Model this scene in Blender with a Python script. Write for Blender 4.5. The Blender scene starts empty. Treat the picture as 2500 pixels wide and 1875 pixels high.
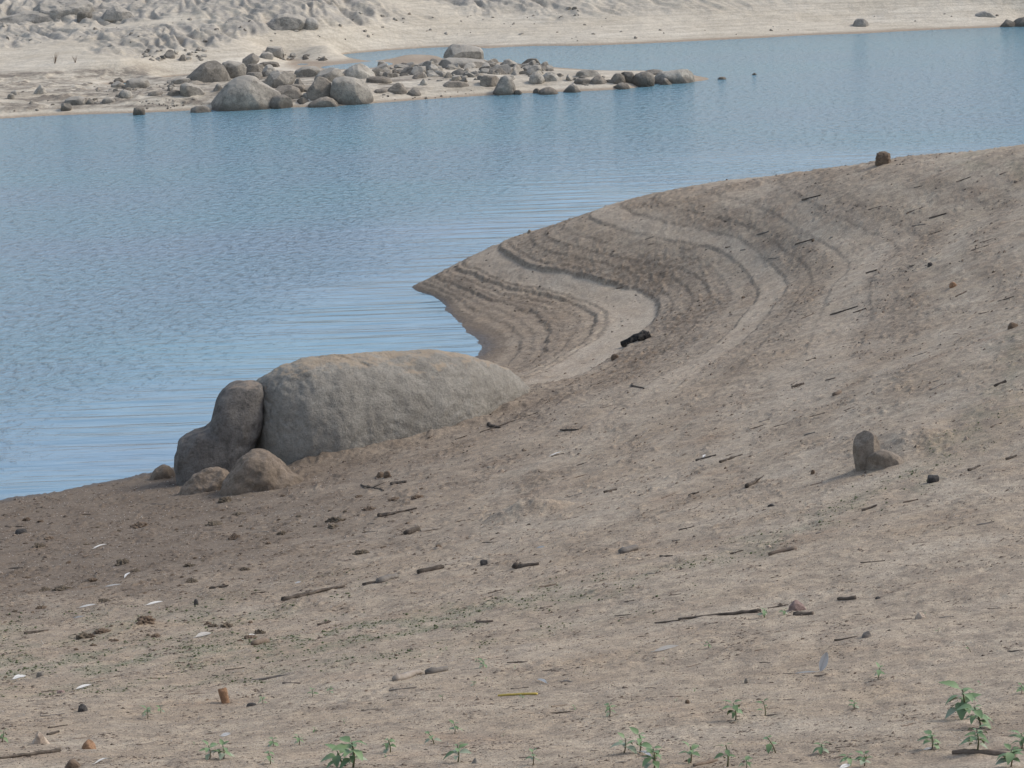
import bpy, math, random
import numpy as np
from mathutils import Matrix, Vector

random.seed(7)
rs = np.random.RandomState(11)
scene = bpy.context.scene
COL = scene.collection

# ------------------------------------------------------------------ camera
F = 6000.0
CAMZ = 13.0
PITCH = math.atan((937.5 + 400.0) / F)
ROLL = math.radians(2.0)
CP = np.array([0.0, 0.0, CAMZ])
fwd = np.array([0.0, math.cos(PITCH), -math.sin(PITCH)])
_r = np.array([1.0, 0.0, 0.0])
_u = np.array([0.0, math.sin(PITCH), math.cos(PITCH)])
rgt = _r * math.cos(ROLL) - _u * math.sin(ROLL)
upv = _u * math.cos(ROLL) + _r * math.sin(ROLL)
cam = bpy.data.cameras.new('camera')
cam.sensor_width = 36.0
cam.lens = 36.0 * F / 2500.0
cam.clip_start = 0.5
cam.clip_end = 5000.0
cob = bpy.data.objects.new('camera', cam)
M = Matrix.Identity(4)
for i in range(3):
    M[i][0], M[i][1], M[i][2], M[i][3] = rgt[i], upv[i], -fwd[i], CP[i]
cob.matrix_world = M
COL.objects.link(cob)
scene.camera = cob


def ray(u, v):
    return fwd + (u - 1250.0) / F * rgt - (v - 937.5) / F * upv


def at_z(u, v, z):
    d = ray(u, v)
    t = (z - CAMZ) / d[2]
    return CP + d * t


# ------------------------------------------------------------------ noise
_perm = np.arange(256)
np.random.RandomState(3).shuffle(_perm)
_perm = np.concatenate([_perm, _perm, _perm])
_ang = np.random.RandomState(5).rand(256) * 2 * math.pi
_g2 = np.stack([np.cos(_ang), np.sin(_ang)], 1)
_g3 = np.random.RandomState(6).randn(256, 3)
_g3 /= np.linalg.norm(_g3, axis=1)[:, None]


def _fade(t):
    return t * t * t * (t * (t * 6 - 15) + 10)


def perlin2(x, y):
    xi = np.floor(x).astype(np.int64); yi = np.floor(y).astype(np.int64)
    xf = x - xi; yf = y - yi
    xi &= 255; yi &= 255
    u = _fade(xf); v = _fade(yf)

    def g(ix, iy, fx, fy):
        h = _perm[_perm[ix & 255] + (iy & 255)]
        return _g2[h, 0] * fx + _g2[h, 1] * fy
    a = g(xi, yi, xf, yf); b = g(xi + 1, yi, xf - 1, yf)
    c = g(xi, yi + 1, xf, yf - 1); d = g(xi + 1, yi + 1, xf - 1, yf - 1)
    return 1.4 * ((a * (1 - u) + b * u) * (1 - v) + (c * (1 - u) + d * u) * v)


def fbm2(x, y, o=4, gain=0.5):
    s = 0; a = 1.0; f = 1.0
    for i in range(o):
        s = s + a * perlin2(x * f + 17.3 * i, y * f - 9.1 * i)
        a *= gain; f *= 2.03
    return s


def perlin3(p):
    i = np.floor(p).astype(np.int64)
    f = p - i
    w = _fade(f)
    out = 0
    for dx in (0, 1):
        for dy in (0, 1):
            for dz in (0, 1):
                h = _perm[_perm[_perm[(i[:, 0] + dx) & 255] + ((i[:, 1] + dy) & 255)] + ((i[:, 2] + dz) & 255)]
                g = _g3[h]
                dot = g[:, 0] * (f[:, 0] - dx) + g[:, 1] * (f[:, 1] - dy) + g[:, 2] * (f[:, 2] - dz)
                ww = (w[:, 0] if dx else 1 - w[:, 0]) * (w[:, 1] if dy else 1 - w[:, 1]) * (w[:, 2] if dz else 1 - w[:, 2])
                out = out + dot * ww
    return 1.3 * out


def fbm3(p, o=3, gain=0.5):
    s = 0; a = 1.0; f = 1.0
    for i in range(o):
        s = s + a * perlin3(p * f + 13.7 * i)
        a *= gain; f *= 2.1
    return s


def sstep(a, b, x):
    t = np.clip((x - a) / (b - a), 0, 1)
    return t * t * (3 - 2 * t)


class TPS:
    def __init__(self, pts, z, lam=0.02, sy=1.0):
        self.sy = sy
        P = np.array(pts, float).copy(); P[:, 1] *= sy
        n = len(P)
        K = self._k(P, P) + lam * np.eye(n)
        Q = np.hstack([np.ones((n, 1)), P])
        A = np.zeros((n + 3, n + 3))
        A[:n, :n] = K; A[:n, n:] = Q; A[n:, :n] = Q.T
        b = np.concatenate([np.array(z, float), np.zeros(3)])
        s = np.linalg.solve(A, b)
        self.w = s[:n]; self.a = s[n:]; self.P = P

    def _k(self, A, B):
        d2 = ((A[:, None, 0] - B[None, :, 0]) ** 2 + (A[:, None, 1] - B[None, :, 1]) ** 2)
        return 0.5 * d2 * np.log(d2 + 1e-9)

    def __call__(self, x, y):
        x = np.asarray(x, float); sh = x.shape
        X = np.stack([x.ravel(), np.asarray(y, float).ravel() * self.sy], 1)
        out = np.empty(len(X))
        for i in range(0, len(X), 40000):
            c = X[i:i + 40000]
            out[i:i + 40000] = self._k(c, self.P) @ self.w + self.a[0] + c @ self.a[1:]
        return out.reshape(sh)


# ------------------------------------------------------------------ near bank: contour control points read as (pixel, height)
near_ctrl = {
    -0.7: [(0, 1130), (250, 1080), (480, 985), (760, 860), (1000, 790), (940, 735), (880, 690), (600, 640), (200, 800), (0, 900), (700, 760)],
    0.0: [(0, 1222), (150, 1196), (300, 1168), (400, 1148), (520, 1100), (700, 1010), (900, 935), (1060, 885), (1180, 862), (1130, 803), (1105, 780), (1080, 755), (1052, 730), (1030, 715), (1000, 703)],
    0.16: [(1105, 717), (1150, 737), (1200, 760), (1257, 802), (1284, 829), (1272, 862), (1250, 886), (0, 1240), (250, 1196)],
    0.32: [(0, 1258), (250, 1213), (500, 1175), (1069, 674), (1124, 702), (1181, 728), (1257, 753), (1304, 786), (1338, 822), (1331, 846), (1285, 898)],
    0.54: [(0, 1282), (300, 1240), (600, 1170), (1167, 666), (1232, 695), (1312, 713), (1384, 731), (1438, 753), (1463, 782), (1440, 826), (1366, 872), (1320, 905)],
    0.75: [(0, 1304), (300, 1266), (600, 1194), (850, 1112), (1050, 1044)],
    1.0: [(0, 1325), (400, 1285), (800, 1175), (1050, 1070), (1232, 619), (1312, 655), (1384, 670), (1492, 692), (1547, 706), (1594, 724), (1610, 755), (1592, 789), (1560, 815), (1480, 880), (1440, 912)],
    1.15: [(1050, 1087), (1270, 985), (1300, 946), (1430, 924)],
    2.0: [(0, 1420), (600, 1350), (1000, 1260), (1250, 1165), (1480, 1020), (1600, 925), (1690, 880), (1800, 800), (1850, 715), (1825, 655), (1745, 610), (1624, 583), (1500, 553)],
    3.0: [(0, 1510), (600, 1450), (1250, 1300), (1700, 1100), (2000, 850), (2060, 680), (1970, 555), (1800, 466)],
    4.0: [(0, 1590), (600, 1540), (1250, 1420), (1700, 1270), (2150, 1010), (2400, 750), (2400, 520), (2120, 412)],
    5.0: [(0, 1680), (600, 1640), (1250, 1540), (1800, 1400), (2500, 1100), (2600, 800), (2620, 500), (2480, 368)],
    6.0: [(0, 1780), (600, 1740), (1250, 1680), (1900, 1560), (2500, 1430)],
    7.0: [(0, 1880), (700, 1860), (1250, 1820), (1900, 1760), (2500, 1690)],
}
cx, cz = [], []
for z, lst in near_ctrl.items():
    for (u, v) in lst:
        p = at_z(u, v, z)
        cx.append((p[0], p[1])); cz.append(z)
for (u, v, z) in [(1040, 690, 0.2), (1200, 600, 0.9), (1330, 560, 1.3), (1490, 505, 2.2), (1780, 450, 3.1), (2120, 397, 4.1), (2480, 358, 5.0), (2750, 330, 5.6)]:
    p = at_z(u, v, z)
    h = np.array([p[0], p[1]]) / math.hypot(p[0], p[1])
    cx.append((p[0], p[1])); cz.append(z)
    for dd, dz in ((5, -0.9), (11, -2.4), (20, -4.0)):
        q = np.array([p[0], p[1]]) + h * dd
        cx.append(tuple(q)); cz.append(max(z + dz, -1.2))
for (x, y, z) in [(28, 60, 7.0), (28, 35, 8.6), (24, 12, 10.2), (0, 0, 11.3), (-14, 3, 10.2), (-18, 20, 6.0), (-20, 40, 1.4), (-24, 52, -1.0), (0, -14, 13.5),
                  (30, -10, 13), (-30, -10, 12), (45, 60, 9), (50, 20, 12), (-30, 70, -2), (-10, 90, -2.5), (30, 92, -1.0), (48, 90, 2)]:
    cx.append((x, y)); cz.append(z)
near_base = TPS(cx, cz, lam=0.8)

# (height, half step, reach) of the old waterlines
LEVELS = [(0.08, .008, .04), (0.16, .016, .05), (0.23, .010, .04), (0.31, .026, .06), (0.36, .010, .04), (0.43, .012, .05), (0.53, .028, .07), (0.60, .014, .04), (1.0, .034, .12), (1.12, .012, .05), (1.32, .014, .05), (1.5, .014, .06),
          (1.72, .009, .06), (2.0, .022, .10), (2.3, .012, .1), (2.55, .010, .1), (2.9, .010, .1), (3.3, .008, .1)]


def contour_w(x, y, b):
    return b + 0.028 * perlin2(x * .5 + 3, y * .3) + 0.014 * perlin2(x * 2.1, y * 1.6) + 0.016 * perlin2(x * 6, y * 5)+ 0.011 * perlin2(x * 15, y * 11) + .008 * perlin2(x * 31, y * 24)


def band(w, lo, hi, s=.08):
    return sstep(lo - s, lo + s, w) * (1 - sstep(hi - s, hi + s, w))


def near_masks(x, y, b):
    """rough: crumbly ground, mud: brown organic crust, damp, algae."""
    w = contour_w(x, y, b)
    cove = sstep(45, 53, y + 0.45 * x)
    patch = sstep(-.25, .45, fbm2(x * .45 + 40, y * .28, 3))
    patch2 = sstep(-.1, .5, fbm2(x * 1.3 + 7, y * .7 + 3, 3))
    bnd = np.maximum.reduce([band(w, 1.0, 1.72, .035), .5 * band(w, 1.72, 1.98, .05), 0.75 * band(w, 2.3, 2.8, .1), 0.45 * band(w, .3, .55, .03), 0.7 * band(w, 3.2, 3.7, .12), .6 * band(w, 4.1, 4.4, .1)])
    rough = np.clip(cove * bnd * (.6 + .4 * patch) + (1 - cove) * (.25 + .5 * patch * patch2) * (1 - .6 * sstep(3.2, 5.5, b)), 0, 1)
    dl = (1 - sstep(-4.5, 3.5, x + .8 * fbm2(x * .4, y * .3, 2))) * (1 - sstep(2.2, 3.6, b)) * sstep(.05, .25, b)
    clump = sstep(.02, .45, fbm2(x * 1.9 + 31, y * 1.0 + .3 * x, 4, .6))
    rough = np.maximum(rough, dl * clump)
    spit_top = sstep(62, 66, y) * sstep(1.0, 1.6, w)
    rough = np.clip(np.maximum(rough, spit_top * (.12 + .55 * patch2) * (1 - .8 * band(w, 1.98, 2.3, .06))), 0, 1)
    damp = (1 - sstep(.02, .20, w))
    damp = np.maximum(damp, .45 * cove * (1 - sstep(.25, .6, w)))
    damp = np.maximum(damp, (1 - sstep(-6.5, 2.0, x + 1.5 * fbm2(x * .5 + .1 * y, y * .35, 4, .6))) * (1 - sstep(1.9, 3.7, b + .5 * fbm2(x * .8, y * .5, 3))) * sstep(26, 31, y) * .95)
    ww = b + .12 * fbm2(x * 1.1, y * .6, 3)
    algae = (band(ww, 4.25, 4.75, .12) * (1 - sstep(-1, 2.0, x)) + .8 * band(ww, 4.55, 4.8, .1) * sstep(.0, 2, x) * .6 + .5 * band(ww, 5.0, 5.3, .1) * (1 - sstep(-2, 3, x)))
    algae = np.clip(algae, 0, 1) * sstep(-.35, .35, fbm2(x * 2.2 + 9, y * 1.1, 3))
    algae = np.maximum(algae, .45 * (1 - sstep(-3.5, -1.5, x)) * band(b, 3.0, 4.6, .3) * sstep(-.2, .4, fbm2(x * 1.3, y * .7, 3)))
    return w, rough, damp, algae, cove, patch2


def near_detail(x, y, b):
    w, rough, damp, algae, cove, patch2 = near_masks(x, y, b)
    z = b + .05 * fbm2(x * .35, y * .3, 2) * sstep(.3, 1.2, b) + .018 * fbm2(x * 1.4, y * 1.0, 2)
    brk = sstep(-.3, .25, fbm2(x * .7 + 20, y * .5, 2))
    for k, (h, a, L) in enumerate(LEVELS):
        t = w - h
        m = a * (.25 + .75 * cove) * (.45 + .55 * brk) * (1.15 if h < 1.1 else .9)
        z = z + m * 1.3 * np.tanh(t / .0045) * np.exp(-np.abs(t) / L)
    cl = fbm2(x * 5.5, y * 4.2, 4, .6)
    z = z + rough * (.035 * np.maximum(cl, -.25) + .012) * (.5 + .5 * cove + .2)
    fg = .3 + .7 * sstep(22, 38, y)
    z = z + .008 * perlin2(x * 9 + 5, y * 5) * (.5 + patch2)
    z = z + .05 * np.maximum(perlin2(x * 6.5, y * 5.5) - .22, 0) * (.35 + patch2) * sstep(.1, .5, b) * fg * (1 - cove * band(w, .6, 1.0, .05)) + .03 * np.maximum(perlin2(x * 14, y * 12) - .2, 0) * (.3 + .7 * patch2) * fg
    streak = fbm2(x * 2.2 + .9 * y, y * 2.0 - .5 * x, 3)
    z = z + .012 * np.maximum(streak, 0) * sstep(.8, 2.5, b)
    # dug heap of sand and small ridges
    for (hx, hy, r, hh) in HEAPS:
        d = np.hypot((x - hx) / r[0], (y - hy) / r[1])
        z = z + 1.35 * hh * np.exp(-d * d) * (1 + .25 * fbm2(x * 4, y * 2.5, 3))
    return z


HEAPS = []


def near_h(x, y):
    x = np.asarray(x, float); y = np.asarray(y, float)
    return near_detail(x, y, near_base(x, y))


def hit_near(u, v):
    d = ray(u, v)
    t = np.arange(7.0, 90.0, .08)
    P = CP[None] + d[None] * t[:, None]
    h = near_h(P[:, 0], P[:, 1])
    k = np.nonzero(P[:, 2] <= h)[0]
    if len(k) == 0:
        return None
    k = k[0]
    if k:
        a = P[k - 1, 2] - h[k - 1]; b = h[k] - P[k, 2]
        f = a / (a + b + 1e-9)
        p = P[k - 1] * (1 - f) + P[k] * f
    else:
        p = P[0]
    return p


# the heap of dug sand, the soil ridge, drifts against the boulder
for (u, v, z, r, hh) in [(1285, 1278, 2.62, (.42, .5), .17), (1355, 1265, 2.75, (.28, .3), .07), (1225, 1290, 2.5, (.2, .25), .05), (285, 1548, 3.6, (.35, .3), .06),
                         (350, 1540, 3.6, (.35, .25), .04), (2225, 1092, 4.35, (.42, 1.0), .13), (2130, 1150, 4.3, (.3, .3), .04), (700, 1172, .6, (.8, .7), .07), (760, 1142, .62, (.5, .4), .10), (850, 1130, .7, (.6, .4), .10), (950, 1104, .8, (.6, .4), .10), (1050, 1074, .92, (.6, .4), .10), (1150, 1040, 1.02, (.6, .4), .09), (1230, 1003, 1.1, (.5, .4), .07)]:
    p = at_z(u, v, z)
    HEAPS.append((p[0], p[1], r, hh))

# ------------------------------------------------------------------ far shore
far_ctrl = []
for (u, v) in [(-200, 300), (0, 290), (250, 278), (480, 269), (700, 263), (900, 253), (1060, 241), (1250, 229), (1400, 223), (1560, 213), (1690, 200)]:
    far_ctrl.append((u, v, 0.0))
for (u, v) in [(690, 149), (850, 141), (1000, 133), (1180, 121), (1400, 112), (1600, 105), (1850, 93), (2100, 82), (2300, 72), (2500, 62), (2800, 46)]:
    far_ctrl.append((u, v, 0.0))
for (u, v) in [(720, 157), (930, 163), (1200, 150), (1350, 164), (1480, 172), (1620, 174), (1710, 187)]:
    far_ctrl.append((u, v, 0.0))
far_ctrl += [(100, 255, .4), (400, 248, .4), (600, 245, .4), (800, 238, .35), (1000, 222, .35), (1200, 206, .4), (1400, 202, .3), (1560, 193, .22), (1640, 190, .12),
             (200, 228, .55), (500, 215, .6), (800, 200, .6), (900, 185, .5), (1100, 168, .55), (1250, 182, .5), (0, 220, .7), (-200, 230, .7),
             (400, 196, -.06), (455, 191, -.06), (270, 206, .0), (330, 201, .0), (560, 190, .35), (640, 172, .3), (200, 200, .35), (60, 195, .5), (350, 180, .45), (500, 172, .45), (620, 158, .3),
             (850, 149, -.35), (1000, 143, -.4), (1120, 138, -.4), (870, 164, -.06), (780, 157, .03), (1250, 140, -.5), (1400, 145, -.6), (1600, 150, -.7), (1500, 160, -.3), (1750, 175, -.35),
             (0, 320, -.5), (500, 300, -.5), (900, 285, -.5), (1250, 262, -.5), (1600, 240, -.6), (1850, 190, -.7), (2000, 130, -.8), (2400, 120, -.8), (2700, 150, -1), (2200, 250, -1.2), (-300, 340, -.6),
             (0, 150, 1.0), (300, 150, 1.0), (0, 100, 1.6), (400, 110, 1.4), (650, 120, .8), (0, 50, 2.4), (0, 0, 3.4), (400, 0, 3.2), (400, 50, 2.3), (800, 0, 2.9), (800, 60, 1.7), (800, 110, .8),
             (1250, 0, 2.2), (1250, 50, 1.15), (1250, 90, .45), (1700, 0, 1.9), (1700, 50, .85), (2100, 0, 1.6), (2100, 45, .6), (2500, 0, 1.35), (2500, 35, .5), (2800, 0, 1.2), (-300, 0, 3.8), (-300, 100, 2.0)]
fx, fz = [], []
for (u, v, z) in far_ctrl:
    p = at_z(u, v, z)
    fx.append((p[0], p[1])); fz.append(z)
for x in (-90, -45, 0, 45, 90):
    fx.append((x, 215)); fz.append(12 - .015 * x)
    fx.append((x, 300)); fz.append(32)
    fx.append((x, 420)); fz.append(60)
fx += [(70, 150), (-70, 150), (-70, 120), (110, 110), (-110, 100)]; fz += [0.6, 3.0, .5, -2, -2]
far_base = TPS(fx, fz, lam=.3)


def far_masks(x, y, b):
    rocky = sstep(1.15, 1.7, b + .5 * fbm2(x * .13 + 3, y * .13, 3)) * (1 - .75 * sstep(-2, 16, x + 4 * perlin2(x * .1, y * .12)))
    rocky = rocky * sstep(-.35, .1, perlin2(x * .09 + 11, y * .2 + 4) + .25)
    bar = sstep(.12, .3, b) * (1 - sstep(.62, .85, b)) * (1 - sstep(140, 146, y))
    left = (1 - sstep(-8, -2, x)) * bar
    return rocky, bar, left


def far_detail(x, y, b):
    rocky, bar, left = far_masks(x, y, b)
    # rounded, gullied granite: diagonal furrows between humps
    a = .75 * x + .35 * y; c = -.35 * x + .75 * y
    hump = 1 - np.abs(fbm2(a * .95 + .7 * perlin2(x * .35, y * .35), c * .2, 3))
    lump = fbm2(x * .55 + 4, y * .33, 4, .55)
    z = b + rocky * (.50 * (hump - .75) + .12 * lump + .10 * fbm2(x * 1.6, y * .9 + 3, 3)) + .05 * fbm2(x * .6, y * .4, 3) * sstep(.1, .6, b)
    mud = sstep(-.1, .35, fbm2(x * .5 + 8, y * .22, 4, .6))
    z = z + left * (.14 * np.maximum(fbm2(x * 1.1, y * .8, 4, .6), -.1) * mud) + bar * .02 * fbm2(x * 2.4, y * 1.5, 3)
    return z


def far_h(x, y):
    x = np.asarray(x, float); y = np.asarray(y, float)
    return far_detail(x, y, far_base(x, y))


def hit_far(u, v):
    d = ray(u, v)
    t = np.arange(90.0, 330.0, .3)
    P = CP[None] + d[None] * t[:, None]
    h = np.maximum(far_h(P[:, 0], P[:, 1]), 0)
    k = np.nonzero(P[:, 2] <= h)[0]
    k = k[0] if len(k) else 0
    if k:
        a = P[k - 1, 2] - h[k - 1]; b = h[k] - P[k, 2]
        f = a / (a + b + 1e-9)
        return P[k - 1] * (1 - f) + P[k] * f
    return P[k]


# ------------------------------------------------------------------ object helpers
def mesh_np(name, V, faces, smooth=True):
    """faces: (n,3|4) int array or list of tuples."""
    me = bpy.data.meshes.new(name)
    V = np.asarray(V, np.float32)
    if isinstance(faces, np.ndarray):
        n, k = faces.shape
        me.vertices.add(len(V)); me.vertices.foreach_set('co', V.ravel())
        me.loops.add(n * k); me.loops.foreach_set('vertex_index', faces.astype(np.int32).ravel())
        me.polygons.add(n)
        me.polygons.foreach_set('loop_start', np.arange(0, n * k, k, dtype=np.int32))
        me.polygons.foreach_set('loop_total', np.full(n, k, np.int32))
        me.update(calc_edges=True)
    else:
        me.from_pydata([tuple(map(float, v)) for v in V], [], faces)
        me.update()
    me.polygons.foreach_set('use_smooth', np.full(len(me.polygons), bool(smooth)))
    return me


def add_attr(me, name, arr):
    at = me.attributes.new(name, 'FLOAT', 'POINT')
    at.data.foreach_set('value', np.asarray(arr, np.float32))


def link(name, me, mat=None, parent=None, loc=None):
    o = bpy.data.objects.new(name, me)
    COL.objects.link(o)
    if mat is not None and me is not None and not me.materials:
        me.materials.append(mat)
    if parent is not None:
        o.parent = parent
    if loc is not None:
        o.location = loc
    return o


def tag(o, label=None, cat=None, group=None, kind=None):
    if label: o['label'] = label
    if cat: o['category'] = cat
    if group: o['group'] = group
    o['kind'] = kind or 'thing'
    return o


def empty(name, loc):
    o = bpy.data.objects.new(name, None)
    COL.objects.link(o)
    o.location = loc
    o.empty_display_size = .05
    return o


# ------------------------------------------------------------------ node helpers
class NT:
    def __init__(self, name):
        self.m = bpy.data.materials.new(name)
        self.m.use_nodes = True
        self.t = self.m.node_tree
        self.t.nodes.clear()
        self.out = self.n('ShaderNodeOutputMaterial')
        self.b = self.n('ShaderNodeBsdfPrincipled')
        self.t.links.new(self.b.outputs[0], self.out.inputs[0])

    def n(self, typ, **kw):
        nd = self.t.nodes.new(typ)
        for k, v in kw.items():
            setattr(nd, k, v)
        return nd

    def l(self, a, b):
        self.t.links.new(a, b)

    def val(self, sock, v):
        if hasattr(v, 'is_linked') or isinstance(v, bpy.types.NodeSocket):
            self.l(v, sock)
        else:
            sock.default_value = v

    def pos(self):
        return self.n('ShaderNodeNewGeometry').outputs['Position']

    def mapping(self, vec, scale=(1, 1, 1), rot=(0, 0, 0)):
        m = self.n('ShaderNodeMapping')
        self.l(vec, m.inputs[0]); m.inputs['Scale'].default_value = scale; m.inputs['Rotation'].default_value = rot
        return m.outputs[0]

    def noise(self, vec, scale, detail=4, rough=.55, dist=0.0):
        nd = self.n('ShaderNodeTexNoise')
        self.l(vec, nd.inputs['Vector'])
        nd.inputs['Scale'].default_value = scale; nd.inputs['Detail'].default_value = detail
        nd.inputs['Roughness'].default_value = rough; nd.inputs['Distortion'].default_value = dist
        return nd.outputs['Fac']

    def ramp(self, fac, stops):
        r = self.n('ShaderNodeValToRGB')
        el = r.color_ramp.elements
        while len(el) < len(stops):
            el.new(.5)
        for e, (p, c) in zip(el, stops):
            e.position = p
            e.color = (c, c, c, 1) if isinstance(c, (int, float)) else (*c, 1)
        self.l(fac, r.inputs[0])
        return r.outputs[0]

    def mix(self, fac, a, b, mode='MIX'):
        m = self.n('ShaderNodeMix', data_type='RGBA', blend_type=mode)
        self.val(m.inputs[0], fac)
        for s, c in ((m.inputs[6], a), (m.inputs[7], b)):
            if isinstance(c, tuple):
                s.default_value = (*c, 1)
            else:
                self.l(c, s)
        return m.outputs[2]

    def math(self, op, a, b=0.0, clamp=False):
        m = self.n('ShaderNodeMath', operation=op, use_clamp=clamp)
        self.val(m.inputs[0], a); self.val(m.inputs[1], b)
        return m.outputs[0]

    def attr(self, name):
        return self.n('ShaderNodeAttribute', attribute_name=name).outputs['Fac']

    def sep(self, vec):
        s = self.n('ShaderNodeSeparateXYZ'); self.l(vec, s.inputs[0])
        return s.outputs

    def bump(self, h, strength=.5, dist=.02, prev=None):
        b = self.n('ShaderNodeBump')
        b.inputs['Strength'].default_value = strength; b.inputs['Distance'].default_value = dist
        self.l(h, b.inputs['Height'])
        if prev is not None:
            self.l(prev, b.inputs['Normal'])
        return b.outputs[0]

    def fin(self, col, rough=.9, normal=None, spec=.25):
        self.val(self.b.inputs['Base Color'], (*col, 1) if isinstance(col, tuple) else col)
        self.val(self.b.inputs['Roughness'], rough)
        self.b.inputs['Specular IOR Level'].default_value = spec
        if normal is not None:
            self.l(normal, self.b.inputs['Normal'])
        return self.m
# ------------------------------------------------------------------ materials of the setting
def mat_near_sand():
    t = NT('near_sand')
    p = t.pos()
    big = t.noise(p, .55, 5, .6)
    med = t.noise(t.mapping(p, (1, .7, 1)), 4.5, 6, .65)
    fine = t.noise(p, 13, 8, .84)
    grain = t.noise(p, 72, 3, .75)
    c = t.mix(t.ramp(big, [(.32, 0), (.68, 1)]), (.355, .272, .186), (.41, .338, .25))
    och = t.ramp(t.noise(p, .8, 4, .6, .4), [(.56, 0), (.74, 1)])
    c = t.mix(t.math('MULTIPLY', och, .55), c, (.30, .205, .135))
    c = t.mix(t.ramp(med, [(.42, .6), (.56, 0)]), c, (.205, .162, .122))
    c = t.mix(t.ramp(t.attr('lay'), [(.0, .45), (.45, 0)]), c, (.25, .192, .135))
    c = t.mix(t.ramp(t.attr('lay'), [(.5, 0), (1, .5)]), c, (.45, .378, .29))
    c = t.mix(t.math('MULTIPLY', t.attr('pale'), .75), c, (.42, .345, .262))
    mud = t.attr('mud')
    mudn = t.math('MULTIPLY', mud, t.ramp(t.noise(p, 6, 5, .7), [(.30, .25), (.58, 1)]))
    c = t.mix(t.math('MULTIPLY', mudn, .82), c, (.135, .098, .068))
    c = t.mix(t.math('MULTIPLY', t.attr('damp'), .82), c, (.125, .094, .068))
    c = t.mix(t.math('MULTIPLY', t.attr('wet'), .7), c, (.075, .06, .047))
    alg = t.math('MULTIPLY', t.attr('algae'), t.ramp(t.noise(p, 11, 4, .7), [(.35, .1), (.65, 1)]))
    c = t.mix(t.math('MULTIPLY', alg, .8), c, (.155, .165, .105))
    c = t.mix(1.0, c, t.ramp(fine, [(.32, .48), (.46, .95), (.68, 1.28)]), 'MULTIPLY')
    c = t.mix(.9, c, t.ramp(grain, [(.32, .42), (.5, 1.0), (.68, 1.5)]), 'MULTIPLY')
    h = t.math('ADD', t.math('MULTIPLY', fine, .6), t.math('MULTIPLY', t.noise(p, 16, 4, .7), 1.0))
    nb = t.bump(h, .8, .022)
    rough = t.math('SUBTRACT', .95, t.math('MULTIPLY', t.attr('wet'), .45))
    return t.fin(c, rough, nb, .3)


def mat_far_sand():
    t = NT('far_sand')
    p = t.pos()
    big = t.noise(t.mapping(p, (.5, 1, 1)), .22, 5, .6)
    med = t.noise(t.mapping(p, (.5, 1.6, 1)), 1.6, 6, .7)
    c = t.mix(t.ramp(big, [(.35, 0), (.65, 1)]), (.52, .45, .345), (.60, .535, .43))  # bleached sand, paler than the near bank also to paint in its stronger sun
    c = t.mix(t.ramp(med, [(.36, .5), (.56, 0)]), c, (.32, .27, .205))
    lay = t.noise(t.mapping(p, (.012, .012, 9)), 1.0, 4, .7)
    c = t.mix(t.ramp(lay, [(.40, .45), (.54, 0)]), c, (.39, .335, .26))
    rk = t.math('MULTIPLY', t.attr('rock'), t.ramp(t.noise(p, .7, 5, .65), [(.38, .25), (.6, 1)]))
    c = t.mix(t.math('MULTIPLY', rk, .88), c, t.mix(t.noise(p, 2.5, 4, .6), (.23, .21, .18), (.37, .34, .295)))
    mud = t.math('MULTIPLY', t.attr('mud'), t.ramp(t.noise(t.mapping(p, (.6, 1, 1)), 1.1, 6, .7), [(.40, 0), (.58, 1)]))
    c = t.mix(t.math('MULTIPLY', mud, .85), c, (.15, .125, .10))
    c = t.mix(t.math('MULTIPLY', t.attr('damp'), .75), c, (.27, .20, .14))
    c = t.mix(.8, c, t.ramp(t.noise(p, 6, 5, .75), [(.3, .72), (.5, 1.0), (.72, 1.12)]), 'MULTIPLY')
    nb = t.bump(t.noise(p, 3.5, 6, .7), .6, .12)
    return t.fin(c, .95, nb, .2)


def mat_water():
    t = NT('lake_water')
    p = t.pos()
    xyz = t.sep(p)
    # wind chop on the open water, long soft swell lines in the lee of the bank
    chop = t.noise(t.mapping(p, (1.5, 1.0, 1), (0, 0, .25)), 2.4, 5, .62, .3)
    swell = t.noise(t.mapping(p, (.16, 1.3, 1), (0, 0, -.06)), 1.1, 3, .5, .2)
    fine = t.noise(t.mapping(p, (.8, 1.4, 1)), 7.0, 3, .6)
    gust = t.noise(t.mapping(p, (.5, 1.0, 1), (0, 0, .15)), .13, 3, .55)
    openw = t.math('ADD', t.math('MULTIPLY', t.math('SUBTRACT', t.math('SUBTRACT', xyz[1], t.math('MULTIPLY', t.math('MINIMUM', xyz[0], 2.0), 3.1)), 84.0), .06), t.math('MULTIPLY', t.math('SUBTRACT', gust, .5), 1.6), )
    openw = t.math('MAXIMUM', t.math('MINIMUM', openw, 1.0), .0)
    chop = t.ramp(chop, [(.40, 0), (.56, .22), (.72, 1)])
    h = t.math('ADD', t.math('MULTIPLY', chop, t.math('ADD', t.math('MULTIPLY', openw, WCHOP), .012)),
               t.math('ADD', t.math('MULTIPLY', swell, t.math('SUBTRACT', .40, t.math('MULTIPLY', openw, .30))), t.math('MULTIPLY', fine, t.math('ADD', t.math('MULTIPLY', openw, .05), .006))))
    nb = t.bump(h, 1.0, WDIST)
    t.b.inputs['IOR'].default_value = 1.33
    col = t.mix(t.ramp(t.noise(t.mapping(p, (.5, 1.0, 1), (0, 0, .15)), .09, 3, .55), [(.35, 0), (.65, 1)]), WCOL, (.15, .275, .335))
    col = t.mix(t.ramp(t.math('MULTIPLY', t.math('SUBTRACT', xyz[1], 80.0), .012), [(0, 0), (1, .6)]), col, (.135, .295, .335))  # farther water turns teal: the shallow viewing angle's tone, painted into the colour
    m = t.fin(col, .12, nb, .5)
    return m


WCHOP, WDIST, WCOL = .32, .25, (.17, .26, .335)


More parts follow.
